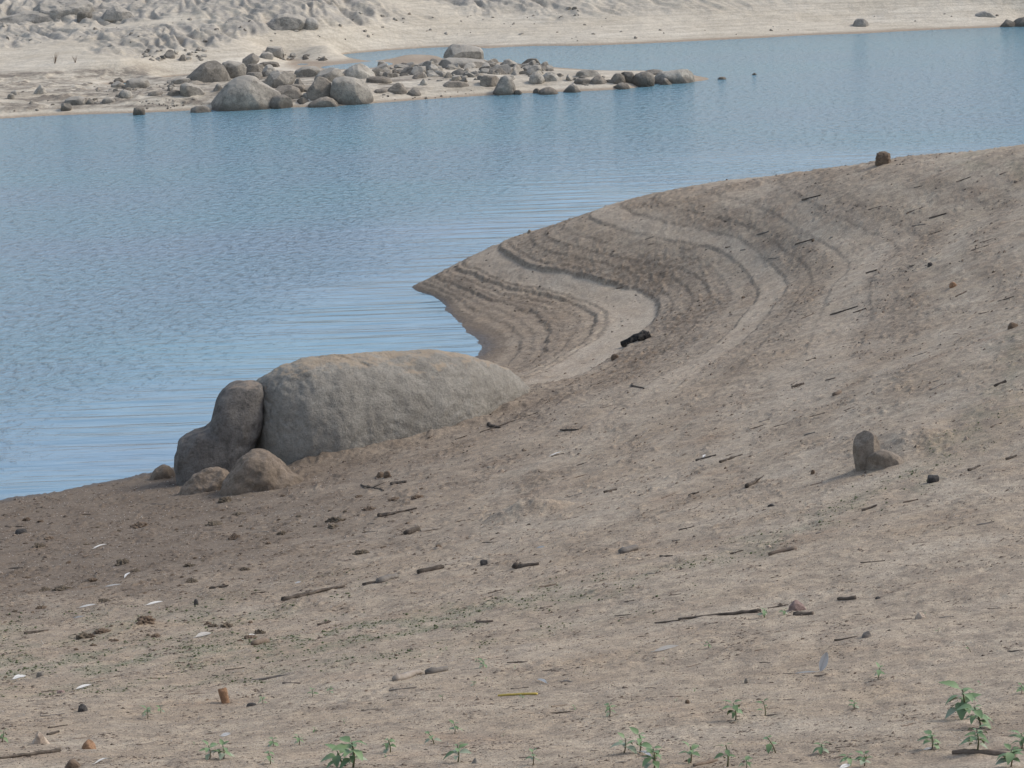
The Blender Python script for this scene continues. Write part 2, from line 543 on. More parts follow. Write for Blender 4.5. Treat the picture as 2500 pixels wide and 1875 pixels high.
def grid_faces(nr, nc):
    i = np.arange((nr - 1) * (nc - 1))
    r, c = i // (nc - 1), i % (nc - 1)
    a = r * nc + c
    return np.stack([a, a + 1, a + nc + 1, a + nc], 1)


def build_near():
    ys = [-14.0]
    while ys[-1] < 98:
        y = ys[-1]
        if y < 12: s = .5 + max(0, (y + 14)) * -.016
        elif y < 80: s = y * .001
        else: s = min(1.2, .1 + (y - 80) * .12)
        ys.append(y + max(s, .015))
    ys = np.array(ys)
    t = np.linspace(-.235, .235, 860)
    extra = np.cumsum(np.linspace(.004, .05, 26))
    t = np.concatenate([-(.235 + extra)[::-1], t, .235 + extra])
    Y, T = np.meshgrid(ys, t, indexing='ij')
    X = T * np.maximum(np.abs(Y) * 1.0, 10.0)
    b = near_base(X, Y)
    xr, yr = X.ravel(), Y.ravel(); br = b.ravel()
    w, rough, damp, algae, cove, patch2 = near_masks(xr, yr, br)
    z = near_detail(xr, yr, br)
    me = mesh_np('sand_bank', np.stack([xr, yr, z], 1), grid_faces(*X.shape))
    mud = np.clip(rough * .9 + cove * .5 * sum(np.exp(-((w - h) / .02) ** 2) * min(1, a / .014) for h, a, L in LEVELS), 0, 1)
    add_attr(me, 'mud', mud); add_attr(me, 'damp', damp); add_attr(me, 'algae', algae)
    lay = .5 + .42 * fbm2(br * 2.6 + .35 * fbm2(xr * .6, yr * .4, 3), xr * .09 + 5, 3) + .22 * fbm2(xr * 1.2 + .6 * yr, yr * .7 - .5 * xr, 3)
    add_attr(me, 'lay', np.clip(lay, 0, 1))
    add_attr(me, 'pale', cove * np.maximum.reduce([.85 * band(w, .62, .98, .03), .58 * band(w, 2.02, 2.32, .07), .4 * band(w, 2.85, 3.2, .08)]) * (.6 + .5 * patch2) * (1 - .6 * mud))
    add_attr(me, 'wet', 1 - sstep(.0, .07, w))
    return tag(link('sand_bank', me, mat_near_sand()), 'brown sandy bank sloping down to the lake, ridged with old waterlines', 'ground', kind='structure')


def build_far():
    ys = [92.0]
    while ys[-1] < 420:
        y = ys[-1]
        ys.append(y + (.35 if y < 104 else .11 if y < 185 else min(6, .15 + (y - 185) * .06)))
    ys = np.array(ys)
    xi = np.arange(-38, 38, .1)
    ex = np.cumsum(np.linspace(.2, 6, 34))
    xs = np.concatenate([-38 - ex[::-1], xi, 38 + ex])
    Y, X = np.meshgrid(ys, xs, indexing='ij')
    xr, yr = X.ravel(), Y.ravel()
    b = far_base(xr, yr)
    rocky, bar, left = far_masks(xr, yr, b)
    z = far_detail(xr, yr, b)
    me = mesh_np('far_shore', np.stack([xr, yr, z], 1), grid_faces(*X.shape))
    add_attr(me, 'rock', rocky)
    add_attr(me, 'mud', np.clip(left * 1.0 + .35 * bar, 0, 1))
    add_attr(me, 'damp', 1 - sstep(.02, .16, z))
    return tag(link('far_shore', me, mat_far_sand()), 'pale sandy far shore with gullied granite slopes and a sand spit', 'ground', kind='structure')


def build_water():
    S = 1500
    me = mesh_np('lake_water', [(-S, -S, 0), (S, -S, 0), (S, S, 0), (-S, S, 0)], [(0, 1, 2, 3)], False)
    return tag(link('lake_water', me, mat_water()), 'blue rippled lake water between the two sandy shores', 'water', kind='structure')


# ------------------------------------------------------------------ light
SUN_EL, SUN_AZ = math.radians(42), math.radians(78)      # azimuth clockwise from +Y
w = bpy.data.worlds.new('World'); scene.world = w; w.use_nodes = True
nt = w.node_tree
sky = nt.nodes.new('ShaderNodeTexSky'); sky.sky_type = 'NISHITA'
sky.sun_disc = False; sky.sun_elevation = SUN_EL; sky.sun_rotation = SUN_AZ
sky.air_density = 1.0; sky.dust_density = 1.2; sky.ozone_density = 1.0
hs = nt.nodes.new('ShaderNodeHueSaturation'); hs.inputs['Saturation'].default_value = .72      # thin high cloud greys the blue
nt.links.new(sky.outputs[0], hs.inputs['Color'])
nt.links.new(hs.outputs[0], nt.nodes['Background'].inputs[0])
nt.nodes['Background'].inputs[1].default_value = .15
sl = bpy.data.lights.new('sun', 'SUN'); sl.energy = 1.5; sl.angle = math.radians(16); sl.color = (1, .94, .86)
so = bpy.data.objects.new('sun', sl); COL.objects.link(so)
sd = Vector((math.sin(SUN_AZ) * math.cos(SUN_EL), math.cos(SUN_AZ) * math.cos(SUN_EL), math.sin(SUN_EL)))
so.rotation_euler = sd.to_track_quat('Z', 'Y').to_euler()
so.location = (40, 20, 60)
vs = scene.view_settings
vs.view_transform = 'Standard'; vs.look = 'None'; vs.exposure = 0.60; vs.gamma = 1.0
scene.render.engine = 'CYCLES'
scene.cycles.use_denoising = True
scene.cycles.sample_clamp_direct = 3.0
scene.cycles.sample_clamp_indirect = 2.0
scene.cycles.max_bounces = 5
scene.cycles.diffuse_bounces = 3

build_near(); build_far(); build_water()
# ------------------------------------------------------------------ rock materials
def mat_granite(name, a, b, dark=0.0, dust=None, scale=1.0, waterline=False, bumpd=.05, blotch=.6, bands=0.0):
    t = NT(name)
    p = t.pos()
    rnd = t.n('ShaderNodeObjectInfo').outputs['Random']
    big = t.noise(p, .9 * scale, 5, .6)
    fine = t.noise(p, 9 * scale, 5, .7)
    gr = t.noise(p, 42 * scale, 3, .7)
    c = t.mix(t.ramp(big, [(.35, 0), (.65, 1)]), a, b)
    c = t.mix(t.ramp(t.noise(p, 2.3 * scale, 6, .7), [(.40, blotch), (.52, 0)]), c, tuple(x * .55 for x in a))
    c = t.mix(.8, c, t.ramp(fine, [(.3, .68), (.5, 1), (.72, 1.22)]), 'MULTIPLY')
    c = t.mix(.8, c, t.ramp(gr, [(.32, .62), (.5, 1), (.68, 1.3)]), 'MULTIPLY')
    c = t.mix(1.0, c, t.ramp(rnd, [(0, .82), (1, 1.12)]), 'MULTIPLY')
    if bands:
        z9 = t.noise(t.mapping(p, (.25, .25, 5)), 1.0, 4, .7)
        c = t.mix(t.ramp(z9, [(.42, bands), (.52, 0)]), c, tuple(x * .62 for x in a))
        c = t.mix(t.ramp(z9, [(.56, 0), (.66, bands)]), c, tuple(x * 1.2 for x in b))
    if dust is not None:
        # blown sand lying on the upward faces
        nz = t.sep(t.n('ShaderNodeNewGeometry').outputs['Normal'])[2]
        dn = t.math('ADD', nz, t.math('MULTIPLY', t.math('SUBTRACT', t.noise(p, 1.3 * scale, 6, .7), .5), 1.5))
        c = t.mix(t.math('MULTIPLY', t.ramp(dn, [(dust[1], 0), (dust[1] + .3, 1)]), dust[2]), c, dust[0])
    if waterline:
        zz = t.math('ADD', t.sep(p)[2], t.math('MULTIPLY', t.math('SUBTRACT', t.noise(p, 1.6, 4, .6), .5), .7))
        c = t.mix(t.ramp(zz, [(.08, .72), (.42, 0)]), c, (.085, .068, .052))
    h = t.math('ADD', fine, t.math('MULTIPLY', gr, .4))
    nb = t.bump(t.noise(p, 2.5 * scale, 6, .7), .5, bumpd * 2.5)
    nb = t.bump(h, .6, bumpd, nb)
    return t.fin(c, .92, nb, .25)


G_FAR = mat_granite('grey_granite', (.24, .212, .172), (.335, .30, .248), scale=.8, waterline=True, dust=((.40, .36, .30), .55, .6))
G_DARK = mat_granite('dark_granite', (.185, .163, .133), (.25, .222, .182), scale=.8, waterline=True)
G_BROWN = mat_granite('brown_granite', (.235, .20, .158), (.31, .27, .217), scale=.9, waterline=True)
G_PALE = mat_granite('pale_granite', (.315, .282, .232), (.41, .372, .31), scale=.8, waterline=True)
G_HILL = mat_granite('weathered_granite', (.25, .228, .195), (.35, .322, .278), scale=.6, dust=((.42, .37, .30), .6, .7))
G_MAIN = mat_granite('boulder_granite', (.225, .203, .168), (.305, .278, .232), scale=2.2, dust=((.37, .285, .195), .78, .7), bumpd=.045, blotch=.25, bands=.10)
G_LOBE = mat_granite('shaded_granite', (.17, .15, .13), (.25, .225, .195), scale=2.2, dust=((.30, .235, .175), .85, .6), bumpd=.045, bands=.12)  # darker copy of the boulder granite; the lobe's shade sits in this colour
G_SANDY = mat_granite('sand_crusted_rock', (.185, .142, .102), (.25, .195, .145), scale=3, bumpd=.02)
G_STONE = mat_granite('small_grey_stone', (.225, .195, .155), (.32, .28, .225), scale=9, bumpd=.006)
G_WEDGE = mat_granite('brown_standing_stone', (.235, .19, .145), (.32, .265, .205), scale=5, bumpd=.012, bands=.3)
G_TAN = mat_granite('tan_stone', (.38, .29, .215), (.48, .39, .30), scale=10, bumpd=.005)
G_RUST = mat_granite('rust_stone', (.27, .155, .085), (.34, .21, .13), scale=10, bumpd=.005)
G_PINK = mat_granite('pink_stone', (.25, .17, .145), (.33, .235, .20), scale=10, bumpd=.005)
G_BLACK = mat_granite('black_stone', (.045, .04, .036), (.10, .09, .08), scale=10, bumpd=.005)
G_UMBER = mat_granite('umber_clod', (.13, .09, .06), (.20, .145, .10), scale=9, bumpd=.008)


# ------------------------------------------------------------------ rocks
def icosphere(sub):
    g = (1 + 5 ** .5) / 2
    V = np.array([(-1, g, 0), (1, g, 0), (-1, -g, 0), (1, -g, 0), (0, -1, g), (0, 1, g), (0, -1, -g), (0, 1, -g), (g, 0, -1), (g, 0, 1), (-g, 0, -1), (-g, 0, 1)], float)
    Fc = np.array([(0, 11, 5), (0, 5, 1), (0, 1, 7), (0, 7, 10), (0, 10, 11), (1, 5, 9), (5, 11, 4), (11, 10, 2), (10, 7, 6), (7, 1, 8), (3, 9, 4), (3, 4, 2), (3, 2, 6), (3, 6, 8), (3, 8, 9), (4, 9, 5), (2, 4, 11), (6, 2, 10), (8, 6, 7), (9, 8, 1)])
    V /= np.linalg.norm(V, axis=1)[:, None]
    for _ in range(sub):
        E = np.sort(np.concatenate([Fc[:, [0, 1]], Fc[:, [1, 2]], Fc[:, [2, 0]]]), axis=1)
        U, inv = np.unique(E, axis=0, return_inverse=True)
        inv = inv.ravel()
        mid = V[U[:, 0]] + V[U[:, 1]]
        mid /= np.linalg.norm(mid, axis=1)[:, None]
        n = len(V); k = len(Fc)
        a, b, c = n + inv[:k], n + inv[k:2 * k], n + inv[2 * k:]
        V = np.vstack([V, mid])
        Fc = np.vstack([np.stack([Fc[:, 0], a, c], 1), np.stack([Fc[:, 1], b, a], 1), np.stack([Fc[:, 2], c, b], 1), np.stack([a, b, c], 1)])
    return V, Fc


ICO = {s: icosphere(s) for s in (1, 2, 3, 4, 5)}
SHAPES = {
    'dome': [(0, 0), (.05, .30), (.17, .62), (.36, .90), (.55, 1), (.75, .84), (.92, .45), (1, 0)],
    'round': [(0, .25), (.03, .55), (.16, .85), (.38, 1), (.65, .98), (.88, .78), (.99, .45), (.97, .12), (.9, 0), (.1, 0)],
    'block': [(0, .05), (.02, .55), (.08, .9), (.3, 1), (.7, .95), (.93, .9), (1, .5), (.97, 0)],
    'slab': [(0, .1), (.06, .62), (.25, .92), (.6, 1), (.9, .8), (1, .3), (.98, 0)],
    'peak': [(0, 0), (.16, .42), (.34, .86), (.48, 1), (.64, .82), (.8, .45), (1, 0)],
    'wedge': [(0, 0), (.1, .55), (.3, .95), (.5, 1), (.8, .55), (1, .1)],
    'tilt': [(0, .3), (.2, .8), (.45, 1), (.95, .92), (1, .5), (.85, .05), (.2, 0)],
}


def polar(poly, n=96, blur=2):
    """radius of a closed outline round its middle, per direction"""
    P = np.array(poly, float)
    c = np.array([(P[:, 0].min() + P[:, 0].max()) / 2, P[:, 1].min() * .5 + P[:, 1].max() * .5])
    Q = P - c
    th = np.arange(n) * 2 * math.pi / n
    R = np.zeros(n)
    A, B = Q, np.roll(Q, -1, 0)
    for i, t in enumerate(th):
        d = np.array([math.cos(t), math.sin(t)])
        den = d[0] * (B[:, 1] - A[:, 1]) - d[1] * (B[:, 0] - A[:, 0])
        den = np.where(np.abs(den) < 1e-12, 1e-12, den)
        s = (A[:, 0] * (B[:, 1] - A[:, 1]) - A[:, 1] * (B[:, 0] - A[:, 0])) / den
        q = np.where(np.abs(B[:, 0] - A[:, 0]) > np.abs(B[:, 1] - A[:, 1]), (s * d[0] - A[:, 0]) / np.where(np.abs(B[:, 0] - A[:, 0]) < 1e-12, 1e-12, B[:, 0] - A[:, 0]),
                     (s * d[1] - A[:, 1]) / np.where(np.abs(B[:, 1] - A[:, 1]) < 1e-12, 1e-12, B[:, 1] - A[:, 1]))
        ok = (s > 0) & (q >= -1e-6) & (q <= 1 + 1e-6)
        R[i] = s[ok].max() if ok.any() else .1
    for _ in range(blur):
        R = .25 * np.roll(R, 1) + .5 * R + .25 * np.roll(R, -1)
    return c, R


def rock_mesh(name, poly, thick, sub=4, seed=0, cuts=5, bulge=.72, rough=.035, freq=2.2, blur=2, lean=0.0, edge=(.74, .95), back=None):
    """a solid stone whose side view is POLY (metres, x right, z up) and whose depth is THICK"""
    r = np.random.RandomState(seed)
    c, R = polar(poly, 120, blur)
    D, Fc = ICO[sub]
    th = np.arctan2(D[:, 2], D[:, 0]) % (2 * math.pi)
    k = th / (2 * math.pi) * 120
    i = np.floor(k).astype(int) % 120
    rad = R[i] * (1 - (k - np.floor(k))) + R[(i + 1) % 120] * (k - np.floor(k))
    cin = np.hypot(D[:, 0], D[:, 2]) ** bulge
    V = np.stack([c[0] + rad * cin * np.cos(th), thick * .5 * np.sign(D[:, 1]) * np.abs(D[:, 1]) ** .85, c[1] + rad * cin * np.sin(th)], 1)
    V[:, 1] += lean * (V[:, 2] - c[1])
    ctr = np.array([c[0], 0, c[1]])
    size = R.mean() + thick * .25
    for q in range(cuts):
        n = r.randn(3); n[1] = -abs(n[1]) - .25 if q % 4 else abs(n[1]); n[2] = abs(n[2]) * .8 if q % 3 else n[2] * .6
        n /= np.linalg.norm(n)
        pr = (V - ctr) @ n
        o = pr.max() * r.uniform(*edge)
        V = V - np.maximum(pr - o, 0)[:, None] * n * .92
    N = V - ctr
    N /= np.linalg.norm(N, axis=1)[:, None] + 1e-9
    off = r.rand(3) * 50
    V = V + N * (rough * size * fbm3(V / size * freq + off, 4))[:, None]
    return mesh_np(name, V, Fc)


def plane_px(P0, u, v):
    """the pixel's ray meets the upright plane through P0 that faces the camera"""
    h = np.array([P0[0], P0[1], 0.0]); h /= np.linalg.norm(h)
    d = ray(u, v)
    t = ((P0 - CP) @ h) / (d @ h)
    return CP + d * t


def place_rock(name, label, cat, u0, u1, vt, vb, shape='round', mat=None, depth=.8, sub=4, seed=None, hit=None, flip=False, sink=.22, group=None, px=None, bury=0.0, sinkpx=0.0, **kw):
    """u0..u1, vt..vb: where the stone shows; its foot stands on the ground there"""
    seed = seed if seed is not None else int(u0 * 7 + vb * 13) % 9973
    P = hit(.5 * (u0 + u1), vb)
    h = np.array([P[0], P[1], 0.0]); h /= np.linalg.norm(h)
    dist = (P - CP) @ fwd
    wd = (u1 - u0) / F * dist
    thick = wd * depth
    P0 = P + h * (thick * .42 + bury)
    e = np.array([h[1], -h[0], 0])
    if px is None:
        poly = [((1 - x) if flip else x, y) for (x, y) in SHAPES[shape]]
        rr = np.random.RandomState(seed)
        poly = [(x + rr.uniform(-.035, .035), y + rr.uniform(-.05, .03)) for (x, y) in poly]
        pts = [(u0 + x * (u1 - u0), vb - y * (vb - vt)) for (x, y) in poly]
        hh = vb - vt
        if shape in ('dome', 'peak', 'slab', 'wedge') and sink < .3: sink = .85
        kw.setdefault('bulge', {'block': .5, 'tilt': .5, 'wedge': .58, 'slab': .6}.get(shape, .72))
        pts = pts + [(u0 + .95 * (u1 - u0), vb + sink * hh), (u0 + .05 * (u1 - u0), vb + sink * hh)]
    else:
        m = max(q[1] for q in px)
        pts = [(u, v + (sinkpx if sinkpx else .6 * (vb - vt)) * (v > vb)) for (u, v) in px]
    W = [plane_px(P0, u, v) for (u, v) in pts]
    base = P0.copy(); base[2] = P[2]
    poly = [((q - base) @ e, q[2] - base[2]) for q in W]
    me = rock_mesh(name, poly, thick, sub, seed, **kw)
    o = link(name, me, mat or G_FAR)
    o.matrix_world = Matrix(((e[0], h[0], 0, base[0]), (e[1], h[1], 0, base[1]), (0, 0, 1, base[2]), (0, 0, 0, 1)))
    return tag(o, label, cat, group)


def far(name, label, u0, u1, vt, vb, shape='round', mat=None, cat='boulder', **kw):
    return place_rock(name, label, cat, u0, u1, vt, vb, shape, mat, hit=hit_far, **kw)


def near(name, label, u0, u1, vt, vb, shape='round', mat=None, cat='stone', **kw):
    return place_rock(name, label, cat, u0, u1, vt, vb, shape, mat or G_STONE, hit=hit_near, **kw)


SP = 'boulders heaped at the wide end of the sand spit'
# the heap of big boulders on the spit
far('boulder', 'smooth dark grey domed boulder at the left back of the heap on the spit', 448, 566, 147, 199, 'dome', G_DARK, sub=5, depth=.7, group=SP, cuts=3, edge=(.85, .97), rough=.02,
    px=[(444, 204), (452, 193), (468, 176), (490, 158), (508, 149), (528, 148), (545, 160), (558, 180), (566, 198), (566, 212), (446, 214)])
far('boulder', 'layered boulder with a level crack, between the dark dome and the tilted block', 538, 600, 148, 191, 'block', G_FAR, depth=.9, group=SP)
far('boulder', 'tilted dark angular block perched topmost on the heap of boulders', 586, 636, 126, 163, 'tilt', G_DARK, depth=.8, group=SP, cuts=8, edge=(.66, .85),
    px=[(586, 152), (597, 136), (607, 129), (630, 127), (635, 138), (633, 150), (622, 158), (618, 172), (590, 172)])
far('boulder', 'squat grey block wedged under the tilted dark block', 598, 645, 155, 182, 'block', G_DARK, depth=.9, group=SP, cuts=6)
far('boulder', 'grey block with a dark left side, just right of the squat wedged block', 636, 684, 157, 184, 'wedge', G_FAR, depth=.9, group=SP, cuts=7)
far('boulder', 'low grey slab behind the tilted block at the inlet edge', 628, 684, 150, 163, 'slab', G_DARK, depth=.7, group=SP)
far('boulder', 'split angular boulder with a bright broken edge in the middle of the heap', 638, 725, 163, 214, 'block', G_FAR, depth=.8, sub=5, group=SP, cuts=9, edge=(.6, .85), rough=.03,
    px=[(639, 205), (648, 184), (662, 172), (674, 170), (688, 176), (698, 167), (718, 164), (724, 182), (720, 200), (706, 213), (672, 214), (645, 216)])
far('boulder', 'largest boulder of the spit, a broad pale grey whaleback at the waters edge', 506, 690, 183, 268, 'dome', G_FAR, sub=5, depth=.62, group=SP, cuts=4, edge=(.8, .95), rough=.03,
    px=[(506, 262), (520, 238), (545, 211), (575, 191), (600, 184), (622, 187), (640, 203), (662, 214), (684, 226), (690, 245), (684, 264), (660, 284), (520, 284)])
far('boulder', 'rounded dark boulder in front of the broad whaleback, foot in the water', 656, 716, 232, 265, 'round', G_DARK, depth=.9, group=SP, cuts=6)
far('boulder', 'low brown boulder lying behind the small rounded waterside boulder', 664, 737, 207, 242, 'slab', G_BROWN, depth=.8, group=SP, cuts=6)
far('boulder', 'tan peaked boulder leaning at the left of the biggest round boulder', 742, 812, 185, 243, 'peak', G_BROWN, depth=.9, sub=5, group=SP, cuts=6,
    px=[(742, 240), (752, 217), (764, 196), (776, 187), (796, 190), (808, 200), (812, 225), (812, 246), (806, 256), (745, 256)])
far('boulder', 'big round boulder with a black wet foot at the right of the heap', 798, 913, 185, 254, 'round', G_FAR, depth=.75, sub=5, group=SP, cuts=4, edge=(.8, .95), rough=.025,
    px=[(800, 226), (800, 206), (812, 191), (838, 185), (866, 189), (892, 199), (904, 218), (912, 240), (909, 252), (880, 258), (830, 256), (806, 246)])
far('boulder', 'low flat sand coloured boulder in the shallows before the big round boulder', 750, 833, 236, 262, 'dome', G_BROWN, depth=.7, group=SP)
far('boulder', 'pale domed boulder low behind the tan peaked boulder', 766, 848, 163, 199, 'dome', G_FAR, depth=.8, group=SP, cuts=4)
far('boulder', 'pale grey domed boulder with gentle shoulders behind the big round boulder', 826, 920, 155, 195, 'dome', G_PALE, depth=.7, sub=5, group=SP, cuts=3, edge=(.85, .97))
far('boulder', 'wide low grey rock shelf behind the split angular boulder', 716, 790, 160, 188, 'slab', G_FAR, depth=.8, group=SP)
far('boulder', 'dark angular stone filling the gap right of the split boulder', 716, 745, 191, 213, 'wedge', G_DARK, depth=.9, group=SP, cuts=8, sub=3)
far('boulder', 'small angular stone under the gap stone, left of the tan peak', 706, 744, 205, 226, 'block', G_BROWN, depth=.9, group=SP, cuts=8, sub=3)
far('boulder', 'flat topped pale stone at the foot of the tan peaked boulder', 735, 763, 226, 241, 'slab', G_PALE, depth=.9, group=SP, cuts=7, sub=3)
far('boulder', 'dark broken stone below the flat topped pale stone', 722, 760, 237, 253, 'wedge', G_DARK, depth=.9, group=SP, cuts=8, sub=3)
far('boulder', 'small dark stone squeezed beneath the wedged squat block', 600, 642, 176, 190, 'block', G_DARK, depth=.9, group=SP, cuts=7, sub=3)
far('boulder', 'thin dark slab at the foot of the dark domed boulder', 420, 470, 190, 202, 'slab', G_FAR, depth=.8, sub=3, group=SP)
far('boulder', 'egg shaped pale boulder standing apart on the sand left of the whaleback', 438, 502, 201, 233, 'round', G_FAR, depth=.8, cuts=4, px=[(439, 222), (441, 206), (452, 201), (470, 204), (488, 214), (500, 226), (500, 236), (470, 238), (446, 235)])
far('stone', 'small pointed stone just left of the whaleback boulder', 518, 552, 202, 222, 'peak', G_FAR, cat='stone', cuts=7, sub=3)
far('stone', 'flat stone with a white crusted top edge at the waterline', 464, 517, 258, 275, 'slab', G_PALE, cat='stone', cuts=6, sub=3)
far('boulder', 'big square topped block standing on a ledge at the back of the spit', 1082, 1182, 107, 150, 'block', G_FAR, depth=.8, sub=5, cuts=9, edge=(.78, .94), rough=.028, bulge=.36, blur=0,
    px=[(1082, 140), (1083, 124), (1092, 111), (1104, 108), (1140, 110), (1172, 116), (1180, 124), (1181, 146), (1178, 160), (1090, 160)])
far('rock_ledge', 'wide rock ledge carrying the big square topped block', 1056, 1190, 141, 166, 'slab', G_FAR, cat='rock ledge', depth=.7, sub=5, cuts=7)
far('boulder', 'triangular pale boulder alone at the front edge of the spit', 1200, 1261, 182, 232, 'peak', G_FAR, depth=.9, sub=5, cuts=5,
    px=[(1201, 228), (1208, 208), (1220, 191), (1234, 183), (1248, 188), (1257, 206), (1260, 226), (1255, 240), (1206, 240)])
far('boulder', 'blocky boulder left of the triangular pale boulder', 1170, 1218, 183, 211, 'block', G_BROWN, depth=.9, cuts=7)
far('boulder', 'pale flattened dome shaped boulder in the middle of the spit', 1313, 1370, 175, 199, 'dome', G_PALE, depth=.8, cuts=4)
far('boulder', 'rounded pale stone touching the left side of the flattened dome', 1290, 1330, 180, 205, 'round', G_PALE, depth=.9, cuts=5, sub=3)
far('boulder', 'long low brown rock lying on bare sand beside the rubble', 1078, 1146, 197, 214, 'slab', G_BROWN, depth=.7)
far('stone', 'small pale stone on bare sand below the rubble', 1023, 1047, 192, 208, 'peak', G_PALE, cat='stone', sub=3)
far('boulder', 'smooth brown mound shaped rock on the sand right of the big round boulder', 943, 996, 202, 228, 'dome', G_BROWN, depth=.8, cuts=3)
far('stone', 'thin brown slab lying at the left foot of the brown mound rock', 912, 952, 216, 227, 'slab', G_BROWN, cat='stone', sub=3)
far('boulder', 'very dark angular stone alone on the pale sand', 990, 1029, 212, 234, 'wedge', G_DARK, cat='boulder', depth=.9, cuts=8, flip=True)
far('boulder', 'low brown rocks edge at the right foot of the pale domed boulder', 888, 958, 186, 203, 'slab', G_BROWN, depth=.7)
far('boulder', 'pale topped flat boulder on the rubble right of the flattened dome', 1404, 1467, 170, 188, 'slab', G_PALE, depth=.8)
far('boulder', 'grey stone beneath the pale topped flat boulder', 1400, 1444, 190, 206, 'slab', G_DARK, depth=.9, sub=3)
far('boulder', 'dark brown angular boulder left of the round dark boulder', 1440, 1484, 182, 205, 'wedge', G_BROWN, depth=.9, cuts=7)
far('boulder', 'round dark brown boulder near the outer end of the spit', 1491, 1528, 179, 205, 'round', G_BROWN, depth=1, cuts=4)
far('boulder', 'narrow dark boulder tucked behind the round dark brown boulder', 1515, 1550, 174, 202, 'block', G_DARK, depth=1, cuts=6)
far('boulder', 'large dark round boulder at the outer end of the spit, foot in the water', 1544, 1601, 175, 212, 'round', G_DARK, depth=.95, sub=5, cuts=5)
far('boulder', 'long pale topped boulder forming the outermost tip of the spit', 1594, 1697, 168, 204, 'block', G_PALE, depth=.6, sub=5, cuts=6,
    px=[(1596, 190), (1602, 176), (1625, 174), (1655, 170), (1678, 168), (1692, 178), (1697, 194), (1692, 206), (1660, 210), (1600, 206)])
far('boulder', 'dark flat boulder behind the gap between the round and the long tip boulders', 1570, 1622, 169, 184, 'slab', G_DARK, depth=.8, sub=3)
far('stone', 'dark stone in the water at the foot of the long tip boulder', 1640, 1675, 188, 204, 'dome', G_DARK, cat='stone', sub=3)
far('stone', 'jagged grey stone at the near foot of the long tip boulder', 1608, 1642, 190, 207, 'peak', G_FAR, cat='stone', sub=3, cuts=7)
far('boulder', 'grey fin shaped rock rising from the water beside the spit', 1372, 1422, 202, 226, 'peak', G_FAR, depth=.9, cuts=7, flip=True)
far('boulder', 'brown rounded rock half in the water left of the grey fin rock', 1310, 1365, 212, 231, 'dome', G_BROWN, depth=.8)
far('stone', 'small dark stone left of the brown half drowned rock', 1300, 1324, 215, 228, 'wedge', G_DARK, cat='stone', sub=3)
far('stone', 'small dark stone at the right foot of the triangular pale boulder', 1255, 1274, 219, 231, 'round', G_DARK, cat='stone', sub=3)
far('boulder', 'low dark rock awash near the outer end of the spit', 1494, 1541, 202, 218, 'dome', G_DARK, depth=.8)
far('stone', 'brown rock just breaking the open water beyond the spit', 1751, 1775, 187, 194, 'dome', G_BROWN, cat='stone', sub=3)
far('stone', 'tiny black rock furthest out in the open water', 1836, 1848, 178, 183, 'dome', G_DARK, cat='stone', sub=3)
# left part of the spit
far('boulder', 'pointed grey stone standing alone on the left sand flat', 82, 113, 206, 230, 'peak', G_FAR, depth=.9, cuts=7, px=[(82, 227), (92, 213), (99, 206), (108, 213), (112, 223), (116, 230), (100, 234), (84, 234)])
far('stone', 'low grey stone at the far left of the sand flat', 22, 50, 220, 232, 'dome', G_FAR, cat='stone', sub=3)
far('stone', 'small round stone just below the low far left stone', 18, 36, 228, 242, 'round', G_FAR, cat='stone', sub=3)
far('boulder', 'dark cube like stone near the left waterline', 148, 175, 251, 271, 'block', G_DARK, depth=.9, cuts=7)
far('boulder', 'brown upright stone at the very edge of the left waterline', 324, 354, 261, 281, 'block', G_BROWN, depth=.9, cuts=7)
far('boulder', 'pale rounded stone with a dark left side on the left sand flat', 289, 324, 219, 241, 'round', G_PALE, depth=.9, cuts=5)
far('boulder', 'broad flat grey rock on the left sand flat', 155, 221, 235, 256, 'slab', G_FAR, depth=.8)
far('boulder', 'broad low slab rock beside the narrow pool', 303, 368, 190, 214, 'slab', G_FAR, depth=.8)
far('boulder', 'low grey rock left of the slab beside the narrow pool', 270, 308, 194, 214, 'dome', G_FAR, depth=.8)
far('stone', 'dark low stone above the left pool edge', 276, 303, 189, 201, 'dome', G_DARK, cat='stone', sub=3)
far('boulder', 'low dark rock between the pale rounded stone and the flat grey rock', 207, 240, 242, 254, 'wedge', G_DARK, depth=.9, sub=3)
far('boulder', 'mottled low rock below the pale rounded stone', 248, 281, 238, 252, 'slab', G_FAR, depth=.9, sub=3)
far('boulder', 'flat sandy rock left of the egg shaped boulder', 408, 446, 219, 234, 'slab', G_BROWN, depth=.9, sub=3)
far('boulder', 'wide low brown rock left of the flat sandy rock', 360, 400, 222, 234, 'slab', G_BROWN, depth=.9, sub=3)
# rocks on the far slope
far('boulder', 'rounded boulder alone on the far beach at the right', 2081, 2123, 43, 65, 'dome', G_HILL, depth=.9, px=[(2081, 63), (2086, 50), (2094, 45), (2108, 44), (2118, 52), (2123, 62), (2121, 70), (2084, 70)])
far('boulder', 'dark knobbly outcrop at the far waterline by the right border', 2442, 2482, 46, 66, 'dome', G_DARK, depth=.9, cuts=6)
far('boulder', 'larger dark hump at the far waterline on the right border', 2466, 2530, 40, 65, 'dome', G_DARK, depth=.8, cuts=5)
far('boulder', 'half buried grey rock on the far slope above the waterline outcrop', 2376, 2432, 26, 42, 'dome', G_HILL, depth=.8)
far('granite_outcrop', 'grey humped outcrop with a dark cleft on the far slope', 634, 742, 30, 72, 'dome', G_HILL, cat='outcrop', depth=.7, sub=5, cuts=5, rough=.06,
    px=[(634, 70), (655, 54), (676, 38), (698, 33), (714, 38), (728, 36), (748, 44), (752, 60), (742, 72), (640, 80)])
